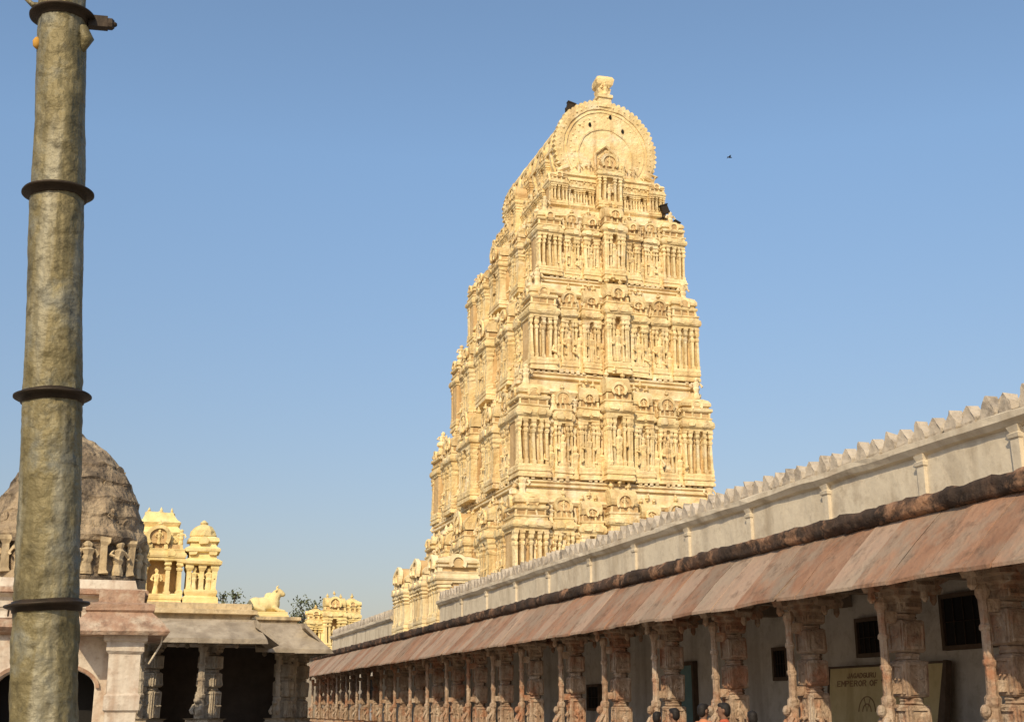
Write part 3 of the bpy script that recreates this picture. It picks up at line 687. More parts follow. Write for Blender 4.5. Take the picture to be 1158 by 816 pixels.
dr = put('door', m.mesh('door', TEAL), hall)
m = MB()
for q in ((b.y - .1, b.y, .6, zt + .1), (a.y, a.y + .1, .6, zt + .1), (b.y, a.y, zt, zt + .1)): m.box(14.36, 14.5, *q)
put('frame', m.mesh('frame', FRAME), dr)
# sign board leaning against back wall
a = at_s(936, 756, 14.2); b = at_s(1066, 747, 14.2)
yl, yr_, zt = a.y, b.y, a.z
zbm = max(.75, zt - 1.9)
SBL = Matrix.Translation((14.26, 0, zt)) @ Matrix.Rotation(R(6), 4, 'Y') @ Matrix.Translation((-14.2, 0, -zt))
sb = thing('sign_board', 'leaning faded yellow notice board with brown lettering against the arcade back wall', 'sign', (14.2, (yl + yr_) / 2, .6))
def SM():
    m = MB(); m.M = SBL; return m
m = SM(); m.box(14.20, 14.24, yr_, yl, zbm, zt); put('panel', m.mesh('panel', BOARD), sb)
m = SM()
for q in ((yl, yl + .04, zbm - .07, zt + .05), (yr_, yl, zbm - .07, zbm), (yr_, yl, zt, zt + .04)): m.box(14.17, 14.28, *q)
m.prism([(yr_ - .06, zt + .05), (yr_ + .03, zt + .05), (yr_ + .3, zbm - .07), (yr_ + .02, zbm - .07)], 14.165, 14.285, 'x')
put('frame', m.mesh('frame', FRAME), sb)
m = MB(); m.box(14.1, 14.16, yl - .5, yl - .42, .6, zbm + .1); put('prop', m.mesh('prop', FRAME), sb)
m = MB(); m.box(14.1, 14.16, yr_ + .42, yr_ + .5, .6, zbm + .1); put('prop', m.mesh('prop', FRAME), sb)
GL = {'J': [[(.2, .2), (.3, 0), (.6, 0), (.7, .2), (.7, 1)]], 'A': [[(0, 0), (.4, 1), (.8, 0)], [(.18, .4), (.62, .4)]], 'G': [[(.75, .85), (.5, 1), (.2, .9), (0, .5), (.2, .1), (.5, 0), (.75, .15), (.75, .45), (.45, .45)]],
      'D': [[(0, 0), (0, 1), (.4, 1), (.72, .75), (.72, .25), (.4, 0), (0, 0)]], 'U': [[(0, 1), (0, .25), (.2, 0), (.5, 0), (.7, .25), (.7, 1)]], 'R': [[(0, 0), (0, 1), (.5, 1), (.7, .8), (.5, .52), (0, .52)], [(.4, .52), (.72, 0)]],
      'E': [[(.65, 0), (0, 0), (0, 1), (.65, 1)], [(0, .52), (.5, .52)]], 'M': [[(0, 0), (0, 1), (.4, .4), (.8, 1), (.8, 0)]], 'P': [[(0, 0), (0, 1), (.5, 1), (.7, .77), (.5, .5), (0, .5)]],
      'O': [[(.4, 0), (.1, .2), (0, .5), (.1, .8), (.4, 1), (.7, .8), (.8, .5), (.7, .2), (.4, 0)]], 'F': [[(0, 0), (0, 1), (.65, 1)], [(0, .52), (.5, .52)]], 'V': [[(0, 1), (.4, 0), (.8, 1)]], 'I': [[(.3, 0), (.3, 1)]]}
def text(body, y0, z, sx, sz, wd):
    """brush lettering on the board, one mesh per word; reading direction runs towards -y"""
    adv = 1.05; x = 0
    for word in body.split(' '):
        m = SM()
        for ch in word:
            for st in GL[ch]:
                for (p, q), (r_, s_) in zip(st, st[1:]):
                    A_ = Vector(((p + x) * sx, q * sz)); B_ = Vector(((r_ + x) * sx, s_ * sz)); d = (B_ - A_).normalized() * wd * .4; nn = Vector((-d.y, d.x)) * 1.25
                    pts = [A_ - d - nn, B_ + d - nn, B_ + d + nn, A_ - d + nn]
                    m.prism([(y0 - pp_.x, z + pp_.y) for pp_ in pts], 14.19 - random.uniform(0, .003), 14.1985, 'x')
            x += adv
        put('lettering', m.mesh('lettering', INK), sb)
        x += .6
wb = yl - yr_
text('JAGADGURU', yl - wb * .17, zt - .2, wb * .27 / 9.4, .085, .018)
text('EMPEROR OF V', yl - wb * .08, zt - .36, wb * .46 / 12.1, .1, .02)
m = SM(); m.M = SBL @ Matrix.Translation((14.192, yl - wb * .36, 0)) @ Matrix.Rotation(R(-90), 4, 'Z')
ez = zt - .86
m.ring(0, ez, .28, .3, 0, 180, -.004, .004, 24); m.ring(0, ez, .0, .28, 66, 69, -.003, .005, 3); m.ring(0, ez, .0, .28, 111, 114, -.003, .005, 3)
m.ring(0, ez, .14, .16, 0, 180, -.0045, .0035, 16)
put('emblem', m.mesh('emblem', INK), sb)

# row of small shrines on the arcade roof
row = thing('roof_shrine_row', 'row of small pale carved shrines where the white parapet ends, left of tower', 'shrine', (11.9, (S1 + S2) / 2, 4.4))
OLG = [OCHRE_L, OCHRE_D]; RLG = [ROWM, OCHRE_D]
m = MB(); m.box(11.2, 12.8, S1 + .05, S2 - .05, 4.42, 4.62); put('base', m.mesh('base', ROWM), row)
N4 = 5; wv = (S2 - S1 - .1) / N4
hh_ = at_s(490, 626, 11.5).z - 4.6
s1 = shrine(wv * .93, .5, hh_, 'kuta').mesh('shrine', RLG, rough=.05, freq=2); s2 = shrine(wv * .93, .7, hh_ * .94, 'sala').mesh('shrine', RLG, rough=.05, freq=2)
for k in range(N4): put('shrine', (s1, s2)[k % 2], row, (11.85, S1 + .05 + wv * (k + .5), 4.6), -math.pi / 2)
m = MB(); m.box(11.7, 12.5, S1 + .5, S2 - .2, 4.61, 4.6 + hh_ * .72); put('core', m.mesh('core', ROWM), row)
# gateway top beyond the arcade end
ga_, gb_ = at_t(347, 738, 77), at_t(406, 738, 77); zt = at_t(385, 664, 77).z; zl = ga_.z
gt = thing('gateway_top', 'carved yellow gateway top beyond the far end of the arcade', 'gateway', ((ga_.x + gb_.x) / 2, 77.5, 0))
m = MB(); m.mould(ga_.x, gb_.x, 77, 79.5, [(0, 0), (0, zl - .4), (.25, zl - .3), (.25, zl), (0, zl + .05)]); put('wall', m.mesh('wall', GREYST), gt)
wv = (gb_.x - ga_.x)
m1 = shrine(wv * .3, .5, (zt - zl) * .9, 'kuta').mesh('corner_shrine', OLG, rough=.07, freq=2); m2 = shrine(wv * .42, .7, (zt - zl) * .92, 'sala').mesh('central_shrine', OLG, rough=.07, freq=2)
put('corner_shrine', m1, gt, (ga_.x + wv * .15, 77.6, zl), scale=(1, 1, .8)); put('corner_shrine', m1, gt, (gb_.x - wv * .15, 77.6, zl)); put('central_shrine', m2, gt, (ga_.x + wv * .5, 77.6, zl))

# ------------------------------------------------------------------ hall on the left (front at t=46)
TA, TB = 46.0, 50.0
xa, xb = at_t(150, 730, TA).x, at_t(298, 730, TA).x
za, zat = at_t(230, 726, TA - 1.0).z, at_t(230, 700, TA).z
xc_, xd = at_t(250, 735, TB).x, at_t(371, 735, TB).x
xdt = at_t(344, 700, TB).x
zb_, zbt = at_t(330, 737, TB - 1.0).z, at_t(330, 705, TB).z
mh = thing('pillared_hall', 'grey and tan stone pillared hall with dark interior, left of the arcade', 'hall', ((xa + xd) / 2, 50, 0))
m = MB(); m.box(xa, xb - .3, TA + .2, TA + 11, 0, .7); m.box(xb - .3, xdt + .5, TB + .2, TA + 11, 0, .698); put('platform', m.mesh('platform', GREYST), mh)
m = MB(); m.box(xa, xb - .35, TA, TA + 11, za + .35, zat + .02); m.box(xb - .349, xdt - .05, TB, TA + 11.01, zb_ + .35, zbt + .02)
put('roof', m.mesh('roof', TANST, rough=.015), mh)
zz = at_t(230, 682, TA + .4).z
m = MB(); m.mould(xa, xb - .55, TA + .2, TA + 11, [(.05, zat - .05), (.05, zat + (zz - zat) * .3), (.28, zat + (zz - zat) * .36), (.28, zat + (zz - zat) * .6), (.08, zat + (zz - zat) * .66), (.08, zz)])
m.mould(xb - .349, xdt - .3, TB + .2, TA + 11.02, [(.05, zbt - .05), (.05, zbt + .1), (.18, zbt + .14), (.18, zbt + .26), (0, zbt + .28)])
put('roof_edge', m.mesh('roof_edge', DOMECR, rough=.02), mh)
zz2 = zbt + .28
def eave_y(x0, x1, x1t, y, zl, zt):
    m = MB(); n_ = max(1, round((x1 - x0) / 1.25))
    ec = [(y - 1.4, zl - .04), (y - 1.4, zl + .12), (y - .7, zl + (zt - zl) * .55), (y + .05, zt), (y + .05, zt - .16), (y - .7, zl + (zt - zl) * .5 - .14)]
    for i in range(n_):
        j = random.uniform(-.015, .015)
        a0, a1 = i / n_, (i + 1) / n_
        vs = []
        for aa, e_ in ((a0, .003), (a1, -.003)):
            for (yy, z_) in ec:
                f_ = min(1, max(0, (z_ - zl) / (zt - zl))); xr = x1 + (x1t - x1) * f_
                vs.append((x0 + (xr - x0) * aa + e_, yy, z_ + j))
        n6 = len(ec); fs_ = [tuple(range(n6)), tuple(range(2 * n6 - 1, n6 - 1, -1))] + [(q, q + n6, (q + 1) % n6 + n6, (q + 1) % n6) for q in range(n6)]
        m.add(vs, fs_)
    put('eave', m.mesh('eave', TANST, rough=.03, freq=2), mh)
eave_y(xa - .3, xb, xb - .35, TA, za, zat); eave_y(xb + .0, xd, xdt, TB, zb_, zbt)
m = MB(); m.prism([(xb - .38, zat - .02), (xb + .0, za + .4), (xb + .45, za + .02), (xb + .45, za - .06), (xb - .38, zat - .3)], TA - .9, TB - .1); put('eave', m.mesh('eave', TANST, rough=.02), mh)
m = MB(); m.prism([(xdt - .1, zbt - .02), (xd, zb_ + .05), (xd, zb_ - .02), (xdt - .1, zbt - .2)], TB - 1.0, TB + 6); put('eave', m.mesh('eave', TANST, rough=.02), mh)
m = MB(); m.box(xa, xdt + .4, TA + 6.6, TA + 7.02, .7, zb_ + .3); m.box(xa, xa + .3, TA + 3, TA + 6.6, .7, za + .3); put('back_wall', m.mesh('back_wall', SHADEW), mh)
sch = (za + .35 - .7) / 2.875
for px_ in (236, 168):
    q = at_t(px_, 780, TA + .4); pillar(mh, q.x, TA + .4, .7, R(62), (sch * 1.5, sch * 1.5, sch), KITC)
sch2 = (zb_ + .35 - .7) / 2.875
for px_, dy in ((320, .4), (338, 2.4)):
    q = at_t(px_, 780, TB + dy); pillar(mh, q.x, TB + dy, .7, R(62), (sch2 * 1.4, sch2 * 1.4, sch2), KITC)
# shrines and bull on its roof
p0 = at_t(174, 680, TA + 1.6); htall = at_t(174, 572, TA + 1.6).z - zz; wpx = at_t(202, 640, TA + 1.6).x - at_t(144, 640, TA + 1.6).x
rs = thing('roof_shrine', 'taller yellow shrine with horseshoe niche on the hall roof beside the stained dome', 'shrine', (p0.x, TA + 2, zz))
put('body', shrine(wpx * .98, .7, htall * .78, 'arch').mesh('body', OLG, rough=.06, freq=2), rs, (p0.x, TA + 1.7, zz))
m = MB()
m.mould(p0.x - wpx * .38, p0.x + wpx * .38, TA + 1.8, TA + 3.2, [(.1, zz), (.1, zz + htall * .7), (.16, zz + htall * .74), (0, zz + htall * .8), (.1, zz + htall * .84), (-.06, zz + htall * .88), (-.2, zz + htall * .95), (-.35, zz + htall * .96)])
for k in (-.4, 0, .4): pot(m, p0.x + k * wpx * .6, TA + 2.3, zz + htall * .9, htall * .12)
for k in (-.52, -.3, .3, .52): figure(m, p0.x + k * wpx * .85, TA + 1.35, zz + htall * (.56 if abs(k) < .4 else .6), htall * .16, 1.1)
put('crown', m.mesh('crown', OCHRE_L, rough=.06, freq=2), rs)
p1 = at_t(226, 680, TA + 1.0); h1 = at_t(226, 585, TA + 1.0).z - zz; w1 = at_t(247, 640, TA + 1).x - at_t(206, 640, TA + 1).x
ks = thing('roof_pavilion', 'small square yellow pavilion with stepped domed roof on the hall roof', 'shrine', (p1.x, TA + 1.7, zz))
x0, x1, y0, y1 = p1.x - w1 * .42, p1.x + w1 * .42, TA + 1.0, TA + 1.0 + w1 * .84
m = MB(); m.mould(x0, x1, y0, y1, [(.08, zz), (.08, zz + .08 * h1), (0, zz + .1 * h1), (.05, zz + .14 * h1), (.05, zz + .17 * h1)])
m.cur = 1; m.box(x0 + .25, x1 - .25, y0 + .25, y1 - .25, zz + .16 * h1, zz + .46 * h1); m.cur = 0
for a in (x0, x1 - .17, (x0 + x1) / 2 - .08):
    for b in (y0, y1 - .17): m.mould(a, a + .17, b, b + .17, [(.02, zz + .16 * h1), (0, zz + .2 * h1), (0, zz + .38 * h1), (.06, zz + .42 * h1), (.06, zz + .46 * h1)])
figure(m, p1.x - .27, y0 + .1, zz + .17 * h1, .26 * h1); figure(m, p1.x + .27, y0 + .1, zz + .17 * h1, .26 * h1)
put('body', m.mesh('body', OLG, rough=.04, freq=3), ks)
m = MB(); m.mould(x0, x1, y0, y1, [(.0, zz + .455 * h1), (.14, zz + .47 * h1), (.16, zz + .5 * h1), (0, zz + .53 * h1), (-.05, zz + .53 * h1), (-.05, zz + .6 * h1), (.08, zz + .61 * h1), (.1, zz + .64 * h1), (-.08, zz + .67 * h1), (-.1, zz + .72 * h1), (.02, zz + .73 * h1), (.0, zz + .77 * h1), (-.15, zz + .79 * h1)])
m.lathe(p1.x, (y0 + y1) / 2, [(.3 * w1, zz + .77 * h1), (.38 * w1, zz + .8 * h1), (.36 * w1, zz + .86 * h1), (.25 * w1, zz + .91 * h1), (.1 * w1, zz + .94 * h1), (.13 * w1, zz + .96 * h1), (.03 * w1, zz + h1)], n=12)
for k in (-.27, .27): m.prism(horseshoe(p1.x + k * w1, zz + .6 * h1, .12 * w1), y0 - .06, y0 + .2)
m.prism(horseshoe(p1.x, zz + .73 * h1, .13 * w1), y0 - .03, y0 + .2)
put('dome', m.mesh('dome', OCHRE_L, rough=.05, freq=3), ks)
def remesh(m, name, material, vox, smooth=True):
    me = m.mesh(name + '_source', material)
    o = bpy.data.objects.new('tmp', me); C.objects.link(o)
    md = o.modifiers.new('r', 'REMESH'); md.mode = 'VOXEL'; md.voxel_size = vox; md.use_smooth_shade = True
    ms = o.modifiers.new('s', 'SMOOTH'); ms.iterations = 3; ms.factor = .5
    bpy.context.view_layer.update()
    r = bpy.data.meshes.new_from_object(o.evaluated_get(bpy.context.evaluated_depsgraph_get()))
    bpy.data.objects.remove(o); r.name = name
    r.materials.clear(); r.materials.append(material)
    return r
bp_ = at_t(301, 688, TB + .6)
m = MB()   # stocky reclining bull, legs folded under
m.ell((-.12, 0, .34), (.6, .34, .34)); m.ell((-.45, 0, .34), (.34, .36, .34)); m.ell((.26, 0, .4), (.3, .3, .4))
m.ell((.1, 0, .74), (.2, .14, .16)); m.tube([(.26, 0, .55), (.38, 0, .78), (.44, 0, .93)], [.27, .22, .17], 10)
m.tube([(.44, 0, .95), (.57, 0, .88), (.69, 0, .8)], [.165, .145, .11], 9)
for k in (-1, 1):
    m.tube([(.42, k * .1, 1.06), (.41, k * .15, 1.14), (.45, k * .12, 1.21)], [.045, .04, .028], 6)
    m.tube([(.4, k * .13, .99), (.33, k * .25, .95)], [.055, .035], 6)
    m.tube([(.28, k * .22, .25), (.5, k * .24, .1), (.75, k * .2, .07)], [.11, .09, .07], 7)
    m.tube([(-.55, k * .28, .25), (-.3, k * .34, .14), (-.1, k * .34, .08)], [.15, .12, .08], 7)
m.tube([(-.76, 0, .4), (-.84, .08, .22), (-.74, .2, .08)], [.05, .04, .04], 6)
bull = thing('bull_statue', 'small pale yellow reclining bull statue on the right part of the hall roof', 'statue', (bp_.x, TB + .6, zz2))
put('bull', remesh(m, 'bull', BULLM, .032), bull, (0, 0, .16), local=True, scale=(.95, 1, .9))
m = MB(); m.mould(-.8, .8, -.42, .42, [(.05, 0), (.05, .06), (0, .08), (0, .19)]); put('base', m.mesh('base', BULLM), bull, (0, 0, 0), local=True)

# ------------------------------------------------------------------ domed shrine far left
TD = 34.0
ds = thing('domed_shrine', 'squat stone shrine with dark stained dome and white painted walls, behind the brass pole', 'shrine', (at_t(72, 700, TD).x, TD + 2.5, 0))
cy = TD + 2.6; cx = at_t(72, 655, cy).x
k_ = (at_t(172, 600, cy).x - at_t(72, 600, cy).x) / 100
def zpx(y): return at_t(72, y, cy).z
pp = [(668, 90), (656, 90), (654, 85), (622, 85), (620, 89), (613, 91), (608, 89), (604, 86), (592, 83), (589, 84), (585, 82), (572, 76), (569, 77), (565, 75), (552, 67), (549, 68), (544, 65),
      (533, 56), (530, 56), (524, 50), (515, 41), (508, 32), (502, 22), (496, 14), (490, 6)]
m = MB(); prof = []
for (ya_, ra_), (yb_2, rb_) in zip(pp, pp[1:]):
    for q in range(2): prof.append(((ra_ + (rb_ - ra_) * q / 2) * k_, zpx(ya_ + (yb_2 - ya_) * q / 2)))
prof.append((pp[-1][1] * k_, zpx(pp[-1][0])))
m.lathe(cx, cy, prof, n=64, pw=2.5)
def sq(a): return (abs(math.cos(a)) ** 2.5 + abs(math.sin(a)) ** 2.5) ** (-1 / 2.5)
for (r_, y, hgt, cnt) in ((84, 601, .38, 30), (76, 578, .34, 26), (67, 558, .3, 24), (56, 538, .26, 20)):
    for k in range(cnt):      # worn relief, barely standing off the surface
        a = 2 * math.pi * (k + .5 + random.uniform(-.2, .2)) / cnt; q = sq(a) * .985
        m.M = Matrix.Translation((cx + r_ * k_ * q * math.cos(a), cy + r_ * k_ * q * math.sin(a), 0)) @ Matrix.Rotation(a + math.pi / 2, 4, 'Z')
        if k % 2: figure(m, 0, 0, zpx(y) - .05, hgt * random.uniform(.7, 1.25), 1.5)
        else: m.prism(horseshoe(0, zpx(y) + .1, .13), -.07, .12)
m.M = Matrix.Identity(4)
put('dome', m.mesh('dome', DOMEST, rough=.1, freq=2.4, smooth=False), ds)
fm_ = MB()
for k in range(32):
    a = 2 * math.pi * (k + .5) / 32; q = sq(a)
    X_, Y_ = cx + 88 * k_ * q * math.cos(a), cy + 88 * k_ * q * math.sin(a); z_ = zpx(655)
    if k % 2: fm_.M = Matrix.Translation((X_, Y_, 0)) @ Matrix.Rotation(a + math.pi / 2, 4, 'Z'); figure(fm_, 0, 0, z_, .95 * random.uniform(.85, 1.05), 1.3); fm_.M = Matrix.Identity(4)
    else: fm_.mould(X_ - .09, X_ + .09, Y_ - .09, Y_ + .09, [(.03, z_), (0, z_ + .1), (0, z_ + .75), (.06, z_ + .85), (.06, z_ + .95)])
put('figure_frieze', fm_.mesh('figure_frieze', DOMECR, rough=.06, freq=3), ds)
m = MB(); kx = at_t(96, 515, cy - .3); pot(m, kx.x - .15, cy - .3, kx.z - .5, 1.0); put('finial', m.mesh('finial', DOMEST, rough=.05), ds)
x0, x1 = at_t(-60, 700, TD).x, at_t(166, 700, TD).x
z_c = at_t(100, 660, TD).z; z_d = at_t(100, 700, TD).z; z_e = at_t(100, 716, TD).z; dz = z_c - z_d
m = MB(); m.mould(x0 + .2, x1 - .2, TD + .2, TD + 5.4, [(-.05, z_d - .02), (-.05, z_d + dz * .25), (.1, z_d + dz * .3), (.1, z_d + dz * .45), (-.05, z_d + dz * .5), (-.05, z_d + dz * .62), (.14, z_d + dz * .68), (.14, z_c - .1), (-.1, z_c - .06), (-.15, z_c + .15)])
for k in range(16):
    xx = x0 + .5 + (x1 - x0 - 1) * k / 15; m.mould(xx - .1, xx + .1, TD + .1, TD + .4, [(.03, z_d + .02), (0, z_d + dz * .08), (0, z_d + dz * .2), (.04, z_d + dz * .29)])
put('upper_wall', m.mesh('upper_wall', PAINTW, rough=.04, freq=2), ds)
m = MB(); m.mould(x0 + .2, x1 - .2, TD + .2, TD + 5.4, [(.0, z_e - .05), (.2, z_e), (.34, z_e + .12), (.34, z_d - .06), (.1, z_d), (-.03, z_d + .02)])
m.mould(x0 + .2, x1 - .2, TD + .2, TD + 5.4, [(.13, z_d + dz * .69), (.2, z_d + dz * .72), (.2, z_c - .14), (.1, z_c - .09)])
put('cornice', m.mesh('cornice', PINK, rough=.04, freq=2), ds)
ax = at_t(52, 760, TD).x; za_ = at_t(52, 752, TD).z; ra = at_t(108, 760, TD).x - ax
zs = za_ - ra * .45
pts = [(x0 + .3, z_e), (x0 + .3, 0), (ax - ra, 0)] + [(ax + ra * math.cos(R(180 - 10 * k)), zs + ra * .45 * math.sin(R(180 - 10 * k))) for k in range(19)] + [(ax + ra, 0), (x1 - .25, 0), (x1 - .25, z_e)]
m = MB(); m.prism(pts, TD + .25, TD + .7); m.box(x0 + .3, x0 + .7, TD + .7, TD + 5.2, 0, z_e); m.box(x1 - .65, x1 - .25, TD + .7, TD + 5.2, 0, z_e)
m.box(x0 + .3, x1 - .25, TD + 5.2, TD + 5.5, 0, z_e)
put('wall', m.mesh('wall', PAINTW, rough=.02), ds)
aa = [(ax + ra * 1.02 * math.cos(R(180 - 10 * k)), zs + ra * .47 * math.sin(R(180 - 10 * k))) for k in range(19)]
bb = [(ax + ra * 1.1 * math.cos(R(180 - 10 * k)), zs + ra * .55 * math.sin(R(180 - 10 * k))) for k in range(18, -1, -1)]
m = MB(); m.prism(aa + bb, TD + .17, TD + .3); put('arch_band', m.mesh('arch_band', PINK), ds)
m = MB(); m.box(ax - ra * 1.2, ax + ra * 1.2, TD + 1.5, TD + 1.6, 0.01, z_e - .06); put('inner_wall', m.mesh('inner_wall', DARK), ds)  # coloured near-black to stand in for the shade inside the arch
TP = 33.0
e0, e1 = at_t(98, 715, TP).x, at_t(192, 715, TP).x; zlo, zhi = at_t(150, 716, TP).z, at_t(150, 688, TP).z
m = MB(); m.mould(e0, e1 - .45, TP + .4, TP + 4, [(.4, zlo - .02), (.45, zlo + .06), (.3, zlo + (zhi - zlo) * .4), (.0, zhi - .05), (.06, zhi), (.06, zhi + .15), (-.2, zhi + .2), (-.2, zhi + .5)])
put('porch_eave', m.mesh('porch_eave', PINK, rough=.05, freq=2.4), ds)
f0, f1 = at_t(122, 760, TP + .4).x, at_t(157, 760, TP + .4).x
m = MB(); m.mould(f0, f1, TP + .4, TP + 1.2, [(.12, 0), (.12, .5), (.0, .55), (.0, 1.5), (.06, 1.55), (.06, 1.9), (0, 1.95), (0, zlo - .5), (.08, zlo - .42), (.08, zlo - .2), (.16, zlo - .15), (.16, zlo)])
put('porch_pier', m.mesh('porch_pier', PAINTW, rough=.03, freq=2), ds)
ha, hb = at_t(168, 750, TP + .5), at_t(182, 728, TP + .5)
m = MB(); m.tube([(ha.x, ha.y, ha.z), (hb.x, hb.y, hb.z), (hb.x + .02, hb.y, zlo + .02)], [.025, .025, .025], 6)
put('bracket', m.mesh('bracket', WHITEW), ds)

# ------------------------------------------------------------------ brass pole
TQ = 6.4
A = at_t(50, 800, TQ); B = at_t(71, 10, TQ); dv = (B - A).normalized()
base = A - dv * (A.z / dv.z); top = B + dv * 1.4
pole = thing('flag_pole', 'tall brass clad temple pole with four dark rings, nearest thing on the left', 'pole', base)
Ln = (top - base).length
ax1 = dv.cross(Vector((0, 1, 0))).normalized(); ax2 = ax1.cross(dv).normalized()
def dist_at(px_, py_):
    q = at_t(px_, py_, TQ); return (q - base).dot(dv)
def rad(d):
    d0, d1 = dist_at(50, 750), dist_at(70, 40)
    return .152 + (.124 - .152) * (d - d0) / (d1 - d0)
rd = [dist_at(px_, py_) for px_, py_ in ((71, 20), (63, 219), (62, 449), (55, 684))]
vs = []; fs = []; n = 84; rows = 600
for i in range(rows + 1):
    d = Ln * i / rows
    for k in range(n):
        a = 2 * math.pi * k / n
        v = Vector((math.cos(a), math.sin(a), d))
        lowf = 2.1 if d < rd[3] + .4 else (1.4 if d < rd[2] + .1 else .8)
        r = rad(d) + .007 * mnoise.noise(Vector((v.x * 1.6, v.y * 1.6, d * 2.2))) + .0045 * lowf * mnoise.noise(Vector((v.x * 3.5, v.y * 3.5, d * 8)))
        r += .0035 * lowf * abs(mnoise.noise(Vector((v.x * 7, v.y * 7, d * 20)))) - .0015 * lowf
        r += .0025 * mnoise.noise(Vector((v.x * 10, v.y * 10, d * 1.6)))      # lengthwise creases of the sheeting
        vs.append(base + dv * d + ax1 * (r * math.cos(a)) + ax2 * (r * math.sin(a)))
    if i:
        for k in range(n):
            a_ = (i - 1) * n + k; b_ = (i - 1) * n + (k + 1) % n; fs.append((a_, b_, b_ + n, a_ + n))
fs.append(tuple(range(rows * n, rows * n + n)))
m = MB(); m.add(vs, fs); put('shaft', m.mesh('shaft', BRASS, smooth=True), pole)
Mx = Matrix(((ax1.x, ax2.x, dv.x, 0), (ax1.y, ax2.y, dv.y, 0), (ax1.z, ax2.z, dv.z, 0), (0, 0, 0, 1)))
for d in rd:
    c = base + dv * d; r = rad(d); m = MB(); m.M = Matrix.Translation(c) @ Mx
    m.lathe(0, 0, [(r - .01, -.036), (r + .011, -.032), (r + .013, -.01), (r + .038, -.009), (r + .046, -.004), (r + .046, .004), (r + .038, .009), (r + .013, .01), (r + .011, .022), (r - .01, .026)], n=56)
    put('ring', m.mesh('ring', IRON, smooth=True, rough=.005, freq=9), pole)
c = base + dv * rd[0]; r = rad(rd[0])
sgn = 1 if ax1.x > 0 else -1
m = MB(); m.M = Matrix.Translation(c) @ Mx
m.box(sgn * (r + .06) - .05, sgn * (r + .06) + .05, -.025, .025, -.045, .02)
m.tube([(sgn * (r + .1), 0, -.015), (sgn * (r + .15), 0, -.015)], [.014, .014], 8); m.lathe(sgn * (r + .12), 0, [(.024, -.04), (.028, -.02), (.024, .01)], n=6)
put('clamp', m.mesh('clamp', IRON), pole)
m = MB(); m.M = Matrix.Translation(c) @ Mx
m.tube([(-sgn * (r - .01), 0, .06), (-sgn * (r + .03), 0, .06), (-sgn * (r + .07), 0, .1), (-sgn * (r + .04), 0, .14)], [.016, .016, .014, .01], 8)
put('hook', m.mesh('hook', BRASS, smooth=True), pole)
m = MB(); m.M = Matrix.Translation(c) @ Mx
m.lathe(-sgn * (r + .0), -.03, [(.01, -.15), (.022, -.17), (.02, -.2), (.006, -.215)], n=10)
put('bell', m.mesh('bell', mat('orange_brass', [(.4, .2, .04), (.5, .28, .06)], bump=.1, island=0), smooth=True), pole)
m = MB(); m.M = Matrix.Translation(c) @ Mx
m.tube([(sgn * (r - .02), -.05, -.08), (sgn * (r + .005), -.06, -.15), (sgn * (r - .02), -.05, -.21)], [.03, .038, .02], 8)
put('boss', m.mesh('boss', BRASS, smooth=True), pole)
m = MB(); m.M = Matrix.Translation((base.x, base.y, 0)); m.mould(-.5, .5, -.5, .5, [(.1, 0), (.1, .15), (0, .2), (0, .5), (.06, .54), (.06, .62)])
put('pedestal', m.mesh('pedestal', GREYST), pole)

# ------------------------------------------------------------------ trees
def tree(px_, py_top, t, wpx, label):
    c = at_t(px_, py_top, t); wm = wpx * t / 1380
    o = thing('tree', label, 'tree', (c.x, t, 0), 'trees far behind the hall roof')
    m = MB(); hz = c.z
    m.tube([(0, 0, 0), (.2, 0, hz * .4), (0, .1, hz * .7)], [.35, .28, .18], 8)
    rnd = random.Random(px_)
    clumps = []
    for k in range(9):
        a = rnd.uniform(0, 6.28); rr = rnd.uniform(.1, .5) * wm; zc = hz - rnd.uniform(.6, 3.6)
        p_ = Vector((rr * math.cos(a), rr * math.sin(a), zc)); clumps.append(p_)
        m.tube([(0, .1, hz * .66), tuple(p_ * .5 + Vector((0, 0, hz * .38))), tuple(p_)], [.12, .08, .03], 5)
    put('trunk', m.mesh('trunk', BARK), o, (0, 0, 0), local=True)
    vs = []; fs = []
    for p_ in clumps:
        for q in range(75):
            d = Vector((rnd.gauss(0, .5), rnd.gauss(0, .5), rnd.gauss(0, .35))) * (wm * .28)
            c_ = p_ + d; u = Vector((rnd.uniform(-1, 1), rnd.uniform(-1, 1), rnd.uniform(-1, 1))).normalized()
            v_ = u.orthogonal().normalized(); s_ = rnd.uniform(.1, .19)
            i = len(vs); vs += [c_ - u * s_, c_ + v_ * s_ * .6, c_ + u * s_, c_ - v_ * s_ * .6]; fs.append((i, i + 1, i + 2, i + 3))
    me = bpy.data.meshes.new('crown'); me.from_pydata([tuple(v) for v in vs], [], fs); me.materials.append(LEAF)
    put('crown', me, o, (0, 0, 0), local=True)
tree(264, 661, 105, 34, 'green tree top showing between the small pavilion and the bull statue')
tree(349, 674, 112, 33, 'green tree top showing between the bull statue and the carved gateway')

